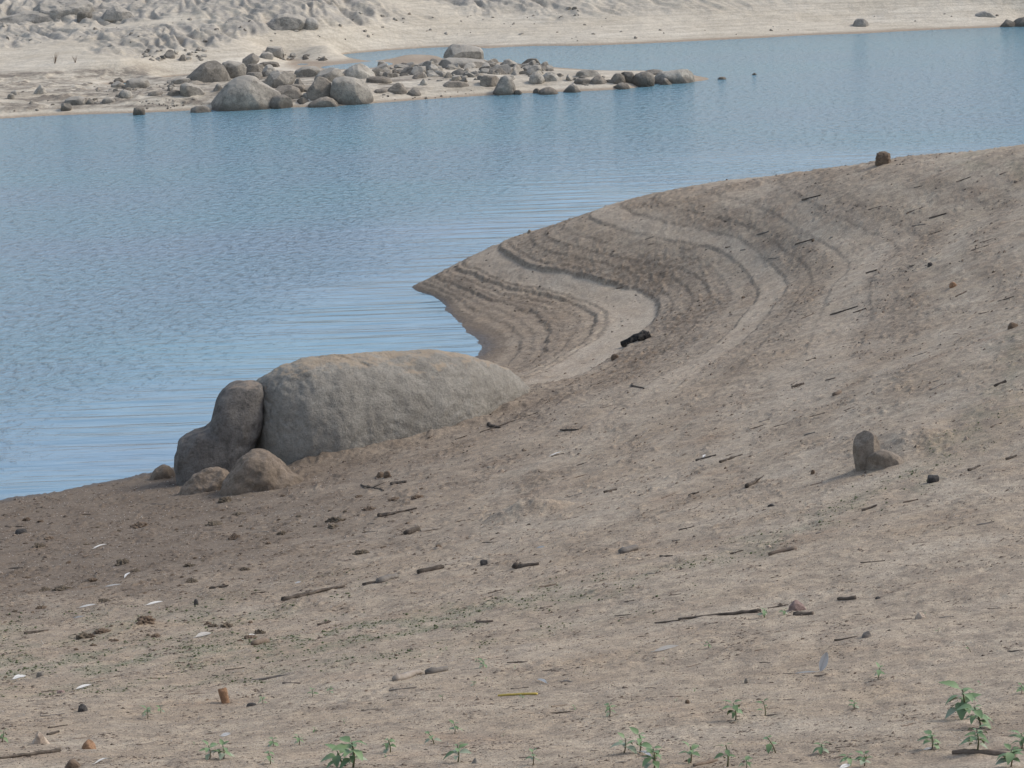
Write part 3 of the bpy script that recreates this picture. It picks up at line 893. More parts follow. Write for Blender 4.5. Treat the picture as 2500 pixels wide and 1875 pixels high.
far('granite_outcrop', 'smaller rounded outcrop at the right of the cleft outcrop', 736, 780, 42, 72, 'round', G_HILL, cat='outcrop', depth=.8, cuts=4, rough=.05)
far('granite_outcrop', 'long smooth whaleback outcrop at the upper left of the far slope', -20, 200, 26, 54, 'dome', G_HILL, cat='outcrop', depth=.45, sub=5, cuts=3, rough=.04,
    px=[(-20, 50), (20, 40), (60, 28), (95, 26), (140, 31), (185, 40), (205, 48), (205, 64), (-20, 64)])
far('granite_outcrop', 'tall furrowed outcrop above the long whaleback outcrop', 66, 232, -6, 42, 'dome', G_HILL, cat='outcrop', depth=.6, sub=5, cuts=5, rough=.08,
    px=[(66, 26), (95, 12), (118, 4), (150, 0), (176, -6), (215, -4), (236, 12), (240, 36), (225, 46), (75, 46)])
far('granite_outcrop', 'low pale outcrop right of the furrowed outcrop, dark hollow at its left', 244, 330, 14, 48, 'dome', G_HILL, cat='outcrop', depth=.6, sub=5, cuts=4, rough=.05, flip=True)
far('granite_outcrop', 'dark lens shaped rock at the foot of the furrowed outcrop', 186, 226, 27, 44, 'slab', G_DARK, cat='outcrop', depth=.8)
far('boulder', 'pale blocky rock pair at the inner end of the inlet', 648, 692, 112, 138, 'block', G_HILL, depth=.8)
far('boulder', 'pale low rock behind the tilted dark block', 632, 668, 126, 144, 'slab', G_HILL, depth=.8)
far('boulder', 'dark hump among the stones below the left gullied slope', 398, 430, 120, 142, 'dome', G_DARK, depth=.9)
far('boulder', 'dark pointed rock right of the dark hump below the gullied slope', 434, 460, 131, 149, 'peak', G_DARK, depth=.9, sub=3)

# ---- strips of stones one can count: individual copies of a few kinds
def stone_kinds(n, mats):
    out = []
    for i in range(n):
        sh = ['block', 'slab', 'wedge', 'peak', 'round', 'dome'][i % 6]
        rr = np.random.RandomState(200 + i)
        poly = [((x - .5) * 1.0 + rr.uniform(-.04, .04), y * .62 - .06 + rr.uniform(-.03, .03)) for (x, y) in SHAPES[sh]] + [(.45, -.25), (-.45, -.25)]
        me = rock_mesh('stone', poly, .9, 3, 300 + i, cuts=10, edge=(.5, .82), rough=.05, blur=0)
        me.materials.append(mats[i % len(mats)])
        out.append(me)
    return out


KIND = stone_kinds(14, [G_FAR, G_DARK, G_BROWN, G_FAR, G_PALE, G_FAR])


def strew(n, pick, label, group, lo, hi, hit, seed, kinds=KIND, name='rubble_stone', cat='rubble stone', power=2.0):
    r = np.random.RandomState(seed)
    for i in range(n):
        u, v = pick(r)
        P = hit(u, v)
        if P is None: continue
        px = lo + (hi - lo) * r.rand() ** power
        s = px / F * ((P - CP) @ fwd)
        o = link(name, kinds[r.randint(len(kinds))], None)
        o.location = P - np.array([0, 0, .07 * s])
        o.rotation_euler = (r.uniform(-.2, .2), r.uniform(-.2, .2), r.uniform(0, 6.28))
        o.scale = (s, s * r.uniform(.8, 1.2), s * r.uniform(.5, .95))
        tag(o, label, cat, group)


def quad(*c):
    """random pixel inside the quadrilateral"""
    c = np.array(c, float)

    def f(r):
        a, b = r.rand(), r.rand()
        q = (c[0] * (1 - a) + c[1] * a) * (1 - b) + (c[3] * (1 - a) + c[2] * a) * b
        return q[0], q[1]
    return f


strew(105, quad((930, 165), (1190, 150), (1340, 182), (900, 192)), 'angular stone in the rubble strip along the back of the spit below the square block', 'rubble stones below the square block', 16, 52, hit_far, 21, power=1.2)
strew(34, quad((1180, 165), (1340, 160), (1400, 185), (1230, 196)), 'angular slab in the broken ledge between the square block and the flattened dome', 'slabs of the broken ledge', 24, 66, hit_far, 22, name='rock_slab', cat='rock slab', power=1.3)
strew(20, quad((1000, 185), (1180, 182), (1230, 200), (1040, 200)), 'brown stone along the lower rubble edge where the bare sand begins', 'stones along the rubble edge', 14, 40, hit_far, 23, power=1.3)
strew(22, quad((1340, 186), (1600, 182), (1640, 200), (1420, 208)), 'small dark stone among the boulders of the narrow outer spit', 'small stones of the outer spit', 10, 30, hit_far, 24)
strew(34, quad((600, 190), (800, 175), (830, 245), (560, 262)), 'small angular stone wedged between the big heaped boulders', 'stones between the heaped boulders', 9, 30, hit_far, 25)
strew(40, quad((330, 245), (480, 236), (500, 262), (360, 268)), 'pebble of the shingle patch left of the whaleback boulder', 'shingle patch pebbles', 4, 11, hit_far, 26, name='pebble', cat='pebble')
strew(44, quad((0, 225), (420, 208), (430, 246), (0, 278)), 'stone scattered over the muddy left sand flat', 'stones on the muddy flat', 6, 24, hit_far, 27, name='stone', cat='stone', power=2.4)
strew(30, quad((180, 205), (460, 198), (470, 218), (190, 226)), 'grey stone along the shore of the narrow pool', 'stones along the narrow pool', 6, 26, hit_far, 28, name='stone', cat='stone')
strew(40, quad((320, 118), (500, 120), (510, 150), (360, 150)), 'grey stone in the tumble below the gullied left slope', 'stones below the gullied slope', 8, 26, hit_far, 29, power=1.6)
strew(22, quad((660, 132), (790, 138), (800, 146), (640, 148)), 'brown stone along the inner shore of the inlet', 'stones along the inlet', 8, 26, hit_far, 30)
strew(24, quad((920, 232), (1300, 212), (1320, 226), (930, 246)), 'tiny stone near the sunny front waterline of the spit', 'tiny stones on the front waterline', 4, 12, hit_far, 31, name='pebble', cat='pebble')
strew(84, quad((0, 60), (1500, 10), (1500, 80), (0, 130)), 'loose grey stone scattered on the far gullied slope', 'loose stones on the far slope', 5, 18, hit_far, 32, name='stone', cat='stone', power=2.6)
strew(20, quad((1300, 90), (2450, 20), (2450, 55), (1400, 104)), 'small stone lying on the open far beach', 'stones on the far beach', 5, 14, hit_far, 33, name='stone', cat='stone', power=2)

# ------------------------------------------------------------------ the near boulder and its neighbours
def whaleback():
    # (u, top v, foot v, half depth towards the camera, half depth behind)
    T = [(588, 1030, 1075, .10, .2), (591, 1004, 1090, .28, .5), (598, 978, 1102, .46, .7), (610, 953, 1116, .62, .9), (630, 932, 1132, .8, 1.1), (660, 913, 1142, .95, 1.2), (700, 890, 1146, 1.1, 1.3), (760, 872, 1142, 1.2, 1.35),
         (840, 863, 1128, 1.3, 1.4), (920, 858, 1108, 1.35, 1.4), (1000, 855, 1086, 1.35, 1.4), (1080, 855, 1062, 1.3, 1.3), (1150, 866, 1036, 1.15, 1.15), (1200, 882, 1012, .95, .95), (1240, 900, 990, .75, .75), (1272, 924, 970, .5, .5), (1292, 944, 958, .3, .3), (1300, 956, 962, .1, .1)]
    T = np.array(T, float)
    s = np.linspace(0, 1, 230)
    k = np.linspace(0, 1, len(T))
    T = np.stack([np.interp(s, k, T[:, q]) for q in range(5)], 1)
    for q in range(1, 5):
        for _ in range(6): T[1:-1, q] = .25 * T[:-2, q] + .5 * T[1:-1, q] + .25 * T[2:, q]
    B0 = hit_near(880, 1115)
    rows = []
    ph = np.linspace(-.35, math.pi + .3, 130)
    for (u, vt, vf, wf, wb) in T[::1]:
        B = at_z(u, vf, np.interp(u, [588, 740, 900, 1080, 1300], [.55, .62, .75, .95, 1.22]))
        h = np.array([B[0], B[1], 0]); h /= np.linalg.norm(h)
        C = B + h * wf
        top = plane_px(C, u, vt)
        H = max(top[2] - B[2] + .02, .03)
        cs, sn = np.cos(ph), np.sin(ph)
        q = float(np.clip((u - 640) / 500, 0, 1))
        off = np.where(cs > 0, -wf * np.abs(cs) ** (.78 + .25 * q), wb * np.abs(cs) ** .95) * np.where(sn < 0, 1 + .12 * -sn, 1)
        for _ in range(4):                                # keep the skyline at the height seen
            zz = np.where(sn > 0, H * np.abs(sn) ** (.85 + .25 * q), 1.4 * sn)
            dep = math.hypot(C[0], C[1]) + off
            el = (CAMZ - B[2] - zz) / dep
            want = (CAMZ - top[2]) / math.hypot(C[0], C[1])
            k2 = int(np.argmin(el))
            H = max(H - (want - el[k2]) * dep[k2], .02)
        rows.append(C[None] + h[None] * off[:, None] + np.array([0, 0, 1.0])[None] * zz[:, None] - np.array([0, 0, C[2] - B[2]])[None])
    V = np.array(rows); nr, nc = V.shape[:2]
    V = V.reshape(-1, 3)
    ctr = V.mean(0); ctr[2] = .5
    N = V - ctr; N[:, 0] *= .35; N /= np.linalg.norm(N, axis=1)[:, None]
    n1 = fbm3(V * .8 + 5, 2) * .05 + fbm3(V * 2.6 + 9, 3) * .018 + fbm3(V * 8, 4) * .018
    f1 = fbm3(V * np.array([.55, .9, .8]) + 31, 3); f2 = fbm3(V * np.array([.9, .5, .6]) + 77, 3)
    crack = .05 * np.exp(-(f1 / .018) ** 2) * sstep(-.1, .3, f2) + .035 * np.exp(-(f2 / .015) ** 2) * sstep(.0, .35, -f1)
    flake = .010 * sstep(.12, .17, fbm3(V * 1.7 + 60, 3)) + .012 * sstep(.1, .14, fbm3(V * 4.1 + 90, 3))
    V = V + N * (n1 - crack - flake)[:, None]
    me = mesh_np('boulder', V - B0, grid_faces(nr, nc)[:, ::-1].copy())
    o = link('boulder', me, G_MAIN, loc=B0)
    tag(o, 'huge grey whaleback boulder half buried in the near sandy bank', 'boulder')


whaleback()
near('boulder', 'shade darkened grey double lobed rock split off the left end of the huge boulder', 428, 640, 932, 1180, 'round', G_LOBE, cat='boulder', sub=5, depth=.6, cuts=0, rough=.045, bury=.6, edge=(.88, .96), sinkpx=20, bulge=.55, blur=1, freq=3.4, lean=.12,
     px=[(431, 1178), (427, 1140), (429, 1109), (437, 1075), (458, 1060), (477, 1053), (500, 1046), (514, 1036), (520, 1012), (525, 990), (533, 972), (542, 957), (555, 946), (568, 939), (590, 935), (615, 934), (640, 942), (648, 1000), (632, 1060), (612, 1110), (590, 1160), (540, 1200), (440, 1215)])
near('rock', 'brown sand crusted mound rock before the split in the boulder', 540, 748, 1094, 1196, 'dome', G_SANDY, cat='rock', sub=5, depth=.75, cuts=2, rough=.06, freq=3.2, bulge=.8, sinkpx=70,
     px=[(512, 1206), (545, 1176), (574, 1142), (598, 1116), (620, 1104), (648, 1104), (680, 1124), (712, 1150), (746, 1176), (790, 1202), (800, 1215), (510, 1220)])
near('rock', 'tongue shaped brown rock leaning on the crusted mound rock', 540, 626, 1090, 1150, 'round', G_SANDY, cat='rock', sub=4, depth=.6, cuts=1, bury=.12, rough=.06,
     px=[(546, 1142), (552, 1122), (572, 1104), (600, 1093), (622, 1092), (622, 1104), (600, 1128), (578, 1146), (556, 1152)])
near('rock', 'low rounded brown rock left of the crusted mound rock', 440, 580, 1132, 1200, 'dome', G_SANDY, cat='rock', sub=5, depth=.7, cuts=2, rough=.07, freq=3, bulge=.8, sinkpx=60,
     px=[(410, 1208), (446, 1188), (472, 1164), (504, 1147), (540, 1143), (566, 1156), (590, 1180), (616, 1205), (616, 1214), (412, 1216)])
near('rock', 'low brown rock at the waters edge left of the split boulder', 366, 432, 1132, 1168, 'dome', G_SANDY, cat='rock', sub=4, depth=.8, cuts=2)
ss = near('standing_stone', 'blunt brownish stone standing upright in the right bank, sand drifted on its right', 2083, 2150, 1049, 1146, 'round', G_WEDGE, cat='stone', sub=5, depth=.8, cuts=7, rough=.05, edge=(.74, .92), bulge=.42, blur=0, sinkpx=30,
     px=[(2088, 1146), (2083, 1110), (2084, 1078), (2090, 1060), (2106, 1051), (2124, 1052), (2138, 1061), (2147, 1082), (2151, 1110), (2149, 1146), (2142, 1175), (2092, 1175)])
sh = near('shoulder', None, 2136, 2206, 1094, 1146, 'dome', G_WEDGE, cat=None, sub=4, depth=.9, cuts=6, rough=.07, bury=.16, bulge=.6, edge=(.72, .92),
     px=[(2112, 1150), (2118, 1116), (2136, 1102), (2156, 1099), (2178, 1104), (2198, 1116), (2216, 1140), (2218, 1150)])
bpy.context.view_layer.update()
sh.parent = ss; sh.matrix_parent_inverse = ss.matrix_world.inverted()
del sh['kind']
# ------------------------------------------------------------------ wood, feathers, seedlings
def mat_wood(name, a, b, sc=30):
    t = NT(name)
    p = t.n('ShaderNodeTexCoord').outputs['Object']
    n = t.noise(t.mapping(p, (.18, 1, 1)), sc, 5, .7)
    c = t.mix(t.ramp(n, [(.35, 0), (.65, 1)]), a, b)
    c = t.mix(t.ramp(t.noise(p, 8, 3, .6), [(.5, 0), (.7, .6)]), c, (.22, .175, .135))
    return t.fin(c, .9, t.bump(n, .6, .006), .2)


G_WEED = mat_granite('dried_waterweed', (.105, .08, .055), (.17, .135, .095), scale=12, bumpd=.01)
W = {'dark': mat_wood('dark_wood', (.04, .032, .025), (.115, .092, .072)), 'brown': mat_wood('brown_wood', (.135, .10, .072), (.235, .18, .135)),
     'grey': mat_wood('grey_wood', (.12, .105, .09), (.22, .195, .165)), 'pale': mat_wood('pale_wood', (.26, .215, .17), (.36, .31, .255)),
     'char': mat_wood('charred_wood', (.010, .009, .009), (.035, .032, .03))}
t = NT('white_quill'); M_QUILL = t.fin((.48, .46, .42), .6)
t = NT('feather_vane'); pp = t.n('ShaderNodeTexCoord').outputs['Object']
M_VANE = t.fin(t.mix(t.noise(t.mapping(pp, (60, 300, 60)), 1.0, 3, .6), (.48, .47, .45), (.60, .59, .56)), .7)
t = NT('grey_down'); M_DOWN = t.fin((.36, .335, .30), .9)
t = NT('yellow_straw'); pp = t.n('ShaderNodeTexCoord').outputs['Object']
M_STRAW = t.fin(t.mix(t.noise(t.mapping(pp, (12, 1, 1)), 8, 3), (.58, .40, .07), (.66, .48, .12)), .5)


def leaf_mat(name, a, b):
    t = NT(name)
    p = t.n('ShaderNodeTexCoord').outputs['Object']
    rnd = t.n('ShaderNodeObjectInfo').outputs['Random']
    c = t.mix(rnd, a, b)
    c = t.mix(t.ramp(t.noise(p, 60, 3), [(.4, 0), (.7, .5)]), c, tuple(x * 1.5 for x in b))
    m = t.fin(c, .55, None, .4)
    t.b.inputs['Subsurface Weight'].default_value = 0
    return m


M_LEAF = leaf_mat('seedling_leaf', (.105, .165, .068), (.16, .225, .10))
M_LEAFP = leaf_mat('pale_leaf', (.20, .24, .15), (.27, .30, .20))
M_STEM = leaf_mat('seedling_stem', (.10, .12, .05), (.15, .12, .07))
M_DRY = leaf_mat('dry_sprout', (.10, .095, .05), (.16, .14, .08))


def ground_n(x, y, e=.25):
    gx = (near_base(x + e, y) - near_base(x - e, y)) / (2 * e)
    gy = (near_base(x, y + e) - near_base(x, y - e)) / (2 * e)
    return gx, gy


def tube(P, R, sides=7, seed=0, rough=.18, cap=True):
    """irregular tapering tube along the points P"""
    r = np.random.RandomState(seed)
    P = np.asarray(P, float); n = len(P)
    T = np.gradient(P, axis=0); T /= np.linalg.norm(T, axis=1)[:, None] + 1e-12
    up = np.array([0, 0, 1.0])
    if abs(T[:, 2]).mean() > .85: up = np.array([1.0, 0, 0])
    S = np.cross(T, up); S /= np.linalg.norm(S, axis=1)[:, None] + 1e-12
    U = np.cross(S, T)
    a = np.arange(sides) * 2 * math.pi / sides
    lump = 1 + rough * (r.rand(sides) * 2 - 1)
    V = []
    for i in range(n):
        rr = R[i] * lump * (1 + rough * .7 * (r.rand(sides) * 2 - 1))
        V.append(P[i] + (np.cos(a) * rr)[:, None] * S[i] + (np.sin(a) * rr)[:, None] * U[i])
    V = np.vstack(V)
    Fs = []
    for i in range(n - 1):
        for k in range(sides):
            k2 = (k + 1) % sides
            Fs.append((i * sides + k, i * sides + k2, (i + 1) * sides + k2, (i + 1) * sides + k))
    if cap:
        Fs.append(tuple(range(sides - 1, -1, -1)))
        Fs.append(tuple((n - 1) * sides + k for k in range(sides)))
    return V, Fs


def join(parts):
    V = []; Fs = []; n = 0
    for v, f in parts:
        V.append(v); Fs += [tuple(i + n for i in q) for q in f]; n += len(v)
    return np.vstack(V), Fs


def stick(u0, v0, u1, v1, px, mat, label, name='driftwood_stick', cat='stick', group=None, taper=.55, bend=.04, knob=None, fork=False, flat=1.0, lift=0.55):
    """lies on the sand from one pixel to the other; px is its thickness in the photograph"""
    seed = int(u0 * 3 + v1) % 9999
    r = np.random.RandomState(seed)
    A, B = hit_near(u0, v0), hit_near(u1, v1)
    if A is None or B is None:
        return
    dist = ((A + B) / 2 - CP) @ fwd
    rad = .5 * px / F * dist
    L = np.linalg.norm(B - A)
    n = max(5, min(14, int(L / (rad * 2.5)) + 3))
    tt = np.linspace(0, 1, n)
    P = A[None] * (1 - tt)[:, None] + B[None] * tt[:, None]
    side = np.cross(B - A, [0, 0, 1]); side /= np.linalg.norm(side) + 1e-9
    P = P + (side[None] * (bend * L * np.sin(tt * math.pi * r.uniform(.8, 1.7) + r.uniform(0, .6)) + .25 * rad * r.randn(n))[:, None] if bend else 0)
    g = near_h(P[:, 0], P[:, 1])
    # a stick is stiff: it rests on the bumps below it
    k = np.polyfit(tt, g, 1)
    P[:, 2] = np.maximum(np.polyval(k, tt), g - rad * .8) + rad * lift
    R = rad * (1 - (1 - taper) * tt) * (1 + .12 * r.randn(n))
    R[0] *= .8
    parts = [tube(P, R, 8 if px > 9 else 6, seed)]
    if knob is not None:
        q = P[int(knob * (n - 1))]
        parts.append(tube(np.array([q - [0, 0, rad * .4], q + [rad * .3, 0, rad * .6], q + [rad * .5, 0, rad * 1.3]]), [rad * 1.2, rad * 1.15, rad * .6], 8, seed + 1))
    if fork:
        q = P[n // 2]; d = (B - A) / L
        e = d * .3 * L + side * r.choice([-1, 1]) * .12 * L + np.array([0, 0, .1 * L])
        parts.append(tube(np.array([q, q + e * .5, q + e]), [R[n // 2] * .6, R[n // 2] * .45, R[n // 2] * .2], 5, seed + 2))
    V, Fs = join(parts)
    base = A.copy()
    o = link(name, mesh_np(name, V - base, Fs, px > 9), W[mat], loc=base)
    return tag(o, label, cat, group)


# (u0, v0, u1, v1, thickness px, wood, label, kwargs)
BIG = [
    (1519, 848, 1586, 824, 24, 'char', 'short charred black log with a knob at one end, on the cove slope', dict(name='charred_log', cat='log', taper=.9, bend=.01, knob=.92)),
    (687, 1466, 842, 1432, 12, 'dark', 'long dark tapering stick below the huge boulder, thick end left', dict(bend=.02)),
    (885, 1430, 938, 1420, 9, 'dark', 'dark curved stick touching the grey flat driftwood piece', dict()),
    (920, 1424, 970, 1410, 17, 'grey', 'grey flat driftwood piece overlying a dark curved stick', dict(name='driftwood_piece', cat='driftwood', taper=.9)),
    (1021, 1401, 1082, 1387, 15, 'dark', 'straight dark driftwood bar with a splintered right end', dict(name='driftwood_piece', cat='driftwood', taper=.75, bend=.01)),
    (1258, 1388, 1316, 1380, 15, 'dark', 'dark driftwood with a thick knuckle at its left end', dict(name='driftwood_piece', cat='driftwood', taper=.5, knob=.1, bend=.02)),
    (990, 1305, 1020, 1296, 15, 'dark', 'stubby dark log end just left of the sand heap', dict(name='driftwood_piece', cat='driftwood', taper=1, bend=0)),
    (1026, 1298, 1082, 1288, 8, 'pale', 'pale smooth stick to the right of the stubby dark log end', dict(taper=.7)),
    (926, 1260, 1018, 1243, 9, 'dark', 'dark gnarled branch with a knob at its left end below the huge boulder', dict(name='dead_branch', cat='branch', taper=.4, knob=.05)),
    (954, 1184, 992, 1178, 8, 'dark', 'short dark stick right below the paired clods', dict(taper=.9)),
    (886, 1181, 930, 1200, 5, 'dark', 'thin forked twig sloping downward beneath the paired clods', dict(name='twig', cat='twig', fork=True)),
    (1111, 1074, 1140, 1064, 4, 'dark', 'short twig near the right foot of the huge boulder', dict(name='twig', cat='twig')),
    (1172, 1056, 1312, 1008, 5, 'dark', 'long thin twig running up from the right foot of the huge boulder', dict(name='twig', cat='twig', bend=.01)),
    (1196, 1034, 1216, 1046, 10, 'dark', 'stubby bent dark wood beside the long thin twig', dict(name='driftwood_piece', cat='driftwood', bend=.05)),
    (1368, 1051, 1412, 1050, 6, 'dark', 'short level dark stick between the huge boulder and the cove hump', dict(bend=.01)),
    (1545, 938, 1565, 952, 6, 'dark', 'small hooked twig on the sand hump above the cove', dict(name='twig', cat='twig')),
    (1757, 1131, 1814, 1111, 8, 'dark', 'dark split stick on the middle right slope', dict(taper=.3, bend=.01)),
    (1700, 1125, 1747, 1114, 6, 'dark', 'thin brown stick beside a white feather tuft on the slope', dict(taper=.5)),
    (1820, 1192, 1852, 1172, 13, 'dark', 'chunky dark splinter pair at the middle of the right slope', dict(name='driftwood_piece', cat='driftwood', fork=True)),
    (1932, 948, 1963, 938, 9, 'dark', 'dark wood chip high on the right slope', dict(name='driftwood_piece', cat='driftwood')),
    (2034, 967, 2053, 958, 12, 'brown', 'stubby brown wood chip above the tall standing stone', dict(name='driftwood_piece', cat='driftwood', taper=.9)),
    (2428, 945, 2456, 933, 9, 'dark', 'short thick dark stick near the right border, above the middle', dict(taper=.9, bend=0)),
    (2104, 1248, 2142, 1236, 8, 'dark', 'dark stick right of the standing stone, lower down the slope', dict(fork=True)),
    (2205, 1227, 2242, 1220, 5, 'brown', 'thin brown stick lying right of the tall standing stone', dict()),
    (2456, 1123, 2482, 1114, 8, 'dark', 'dark stick at the right border level with the standing stone', dict()),
    (2364, 1150, 2394, 1138, 7, 'dark', 'dark bent twig between the standing stone and the right border', dict(name='twig', cat='twig')),
    (1681, 1211, 1706, 1203, 7, 'dark', 'small dark stick below the chunky splinter pair', dict()),
    (1877, 1357, 1944, 1340, 11, 'brown', 'smooth brown bow shaped stick above the pink rock', dict(taper=.8, bend=-.03)),
    (1782, 1353, 1815, 1345, 5, 'dark', 'thin dark twig left of the bow shaped stick', dict(name='twig', cat='twig')),
    (1611, 1360, 1640, 1358, 5, 'dark', 'thin level twig left of the bow shaped brown stick', dict(name='twig', cat='twig')),
    (1657, 1295, 1695, 1286, 4, 'dark', 'fine straight twig on bare sand below the standing stone', dict(name='twig', cat='twig', bend=.005)),
    (1317, 1434, 1359, 1427, 6, 'brown', 'hooked brown stick below the knuckled driftwood', dict()),
    (1600, 1521, 1660, 1515, 5, 'dark', 'thin dark tail piece at the left end of the longest branch', dict(name='twig', cat='twig')),
    (1858, 1494, 1656, 1517, 11, 'dark', 'longest dark branch on the foreground sand, running to a sprout clump', dict(name='dead_branch', cat='branch', taper=.45, bend=.012)),
    (1938, 1502, 1985, 1500, 12, 'dark', 'dark flat stick beneath the pink rock', dict(taper=.6)),
    (2045, 1465, 2091, 1462, 12, 'dark', 'dark splintered bar right of the pink rock', dict(name='driftwood_piece', cat='driftwood', taper=.9)),
    (2037, 1565, 2094, 1555, 6, 'dark', 'thin dark root like twig ending at an upright wood flake', dict(name='twig', cat='twig', taper=.3)),
    (1513, 1352, 1556, 1341, 19, 'grey', 'gnarled grey bark lump alone on the pale middle sand', dict(name='driftwood_piece', cat='driftwood', taper=.85, bend=.02)),
    (1474, 1204, 1505, 1197, 8, 'dark', 'dark splinter with pale crust on the whitish sand patch', dict(name='driftwood_piece', cat='driftwood')),
    (1163, 1520, 1203, 1518, 8, 'brown', 'two humped brown stick at the edge of the green strip', dict()),
    (776, 1527, 808, 1518, 7, 'dark', 'small dark stick above the green strip', dict()),
    (616, 1575, 653, 1568, 18, 'brown', 'plump brown wood stub at the left end of the green strip', dict(name='driftwood_piece', cat='driftwood', taper=.9, bend=0)),
    (615, 1660, 708, 1645, 8, 'grey', 'long pale grey stick partly sunk in the left foreground', dict(lift=.2)),
    (551, 1637, 598, 1631, 5, 'dark', 'dark stick above the orange upright stone', dict(bend=.01)),
    (966, 1662, 1028, 1643, 21, 'pale', 'pale rounded driftwood with a dark hollow left end', dict(name='driftwood_piece', cat='driftwood', taper=.8, bend=.02)),
    (1040, 1646, 1092, 1636, 20, 'grey', 'grey boat shaped driftwood right of the pale rounded piece', dict(name='driftwood_piece', cat='driftwood', taper=.55, bend=.02)),
    (949, 1688, 1018, 1679, 5, 'grey', 'thin grey stick below the pale rounded driftwood', dict(bend=.01)),
    (1342, 1741, 1400, 1737, 5, 'dark', 'straight dark twig below the yellow straw', dict(name='twig', cat='twig', bend=.004)),
    (1238, 1619, 1288, 1615, 5, 'dark', 'straight dark twig above the yellow straw', dict(name='twig', cat='twig', bend=.004)),
    (149, 1836, 0, 1853, 13, 'dark', 'dark ragged branch at the lower left corner', dict(name='dead_branch', cat='branch', taper=.4, bend=.01)),
    (117, 1795, 143, 1788, 9, 'dark', 'short dark stick touching the tan angular stone', dict()),
    (98, 1749, 160, 1743, 4, 'grey', 'very thin grey twig below the black lower left stone', dict(name='twig', cat='twig')),
    (116, 1778, 166, 1771, 5, 'dark', 'thin dark twig above the tan angular stone', dict(name='twig', cat='twig')),
    (1750, 1857, 1696, 1872, 13, 'brown', 'thick brown branch end cut by the bottom border', dict(name='dead_branch', cat='branch', taper=.6, bend=.01)),
    (2322, 1842, 2478, 1848, 13, 'brown', 'smooth curved brown branch at the lower right corner', dict(name='dead_branch', cat='branch', taper=.9, bend=-.10)),
    (511, 1437, 558, 1430, 8, 'dark', 'greenish dark stick on the damp sand left of the long tapering stick', dict()),
    (613, 1451, 647, 1446, 6, 'dark', 'thin dark stick left of the long tapering stick', dict()),
    (60, 1548, 118, 1540, 8, 'dark', 'dark stick on the damp left border sand above the soil ridge', dict()),
    (1892, 1348, 1942, 1340, 3, 'brown', 'fine brown twig lying under the bow shaped brown stick', dict(name='twig', cat='twig', bend=.005)),
    (2269, 533, 2310, 523, 6, 'dark', 'dark stick near the top of the far right slope', dict()),
    (1942, 597, 1985, 586, 5, 'dark', 'dark stick in the middle of the upper right slope', dict()),
    (2027, 769, 2095, 748, 6, 'dark', 'long dark stick on the grey band of the upper right slope', dict(bend=.03)),
    (2083, 764, 2114, 754, 5, 'dark', 'short stick crossing the right end of the long dark slope stick', dict()),
    (1958, 489, 2004, 478, 6, 'dark', 'dark stick in the litter just under the spit crest', dict()),
    (2332, 726, 2360, 712, 6, 'brown', 'bent brown twig on the right border slope', dict(name='twig', cat='twig')),
    (2115, 668, 2141, 661, 6, 'dark', 'small dark stick above the grey band of the right slope', dict()),
    (1192, 1449, 1229, 1440, 4, 'dark', 'fine dark twig under the knuckled driftwood', dict(name='twig', cat='twig', bend=.005)),
    (2101, 1375, 2160, 1370, 4, 'dark', 'fine twig on bare sand right of the bow shaped stick', dict(name='twig', cat='twig')),
    (1925, 1477, 1875, 1485, 4, 'dark', 'fine twig running behind the pink rock', dict(name='twig', cat='twig', bend=.01)),
]
for (u0, v0, u1, v1, px, mt, lab, kw) in BIG:
    if v0 < 800: px *= .85
    stick(u0, v0, u1, v1, px, mt, lab, **kw)

# many slight twigs, alike
r_ = np.random.RandomState(77)
TW = [((0, 1250), (1250, 1130), (1300, 1420), (0, 1480), 26, 'thin dark twig on the damp brown sand below the huge boulder', 'twigs on the damp left sand', (3, 5.5), (16, 46), .10),
      ((1300, 950), (2480, 640), (2480, 1130), (1350, 1300), 30, 'thin dark twig strewn across the right hand slope', 'twigs on the right slope', (3, 5.5), (14, 42), .33),
      ((1380, 560), (2450, 400), (2450, 640), (1500, 720), 18, 'thin dark twig in the crumbly litter under the spit crest', 'twigs in the crest litter', (3, 5), (12, 38), .28),
      ((1300, 1320), (2480, 1180), (2480, 1560), (1250, 1640), 26, 'thin dark twig on the pale foreground sand', 'twigs on the pale sand', (3, 5), (14, 44), .16),
      ((0, 1640), (1250, 1560), (1250, 1860), (0, 1860), 26, 'thin dark twig among the seedlings of the left foreground', 'twigs in the left foreground', (3, 6), (14, 46), .08),
      ((1250, 1640), (2490, 1560), (2490, 1870), (1250, 1870), 26, 'thin dark twig among the seedlings of the right foreground', 'twigs in the right foreground', (3, 6), (14, 46), .10)]
for a, b, c, d, n, lab, grp, pr, lr, sl_ in TW:
    pick = quad(a, b, c, d)
    for i in range(n):
        u, v = pick(r_)
        L = r_.uniform(*lr); s = sl_ + r_.uniform(-.12, .12)
        stick(u, v, u + L, v - L * s, r_.uniform(*pr) * r_.choice([.6, .8, 1]), r_.choice(['dark', 'brown', 'brown', 'grey']), lab, name='twig', cat='twig', group=grp, bend=r_.uniform(-.12, .12), lift=.25)

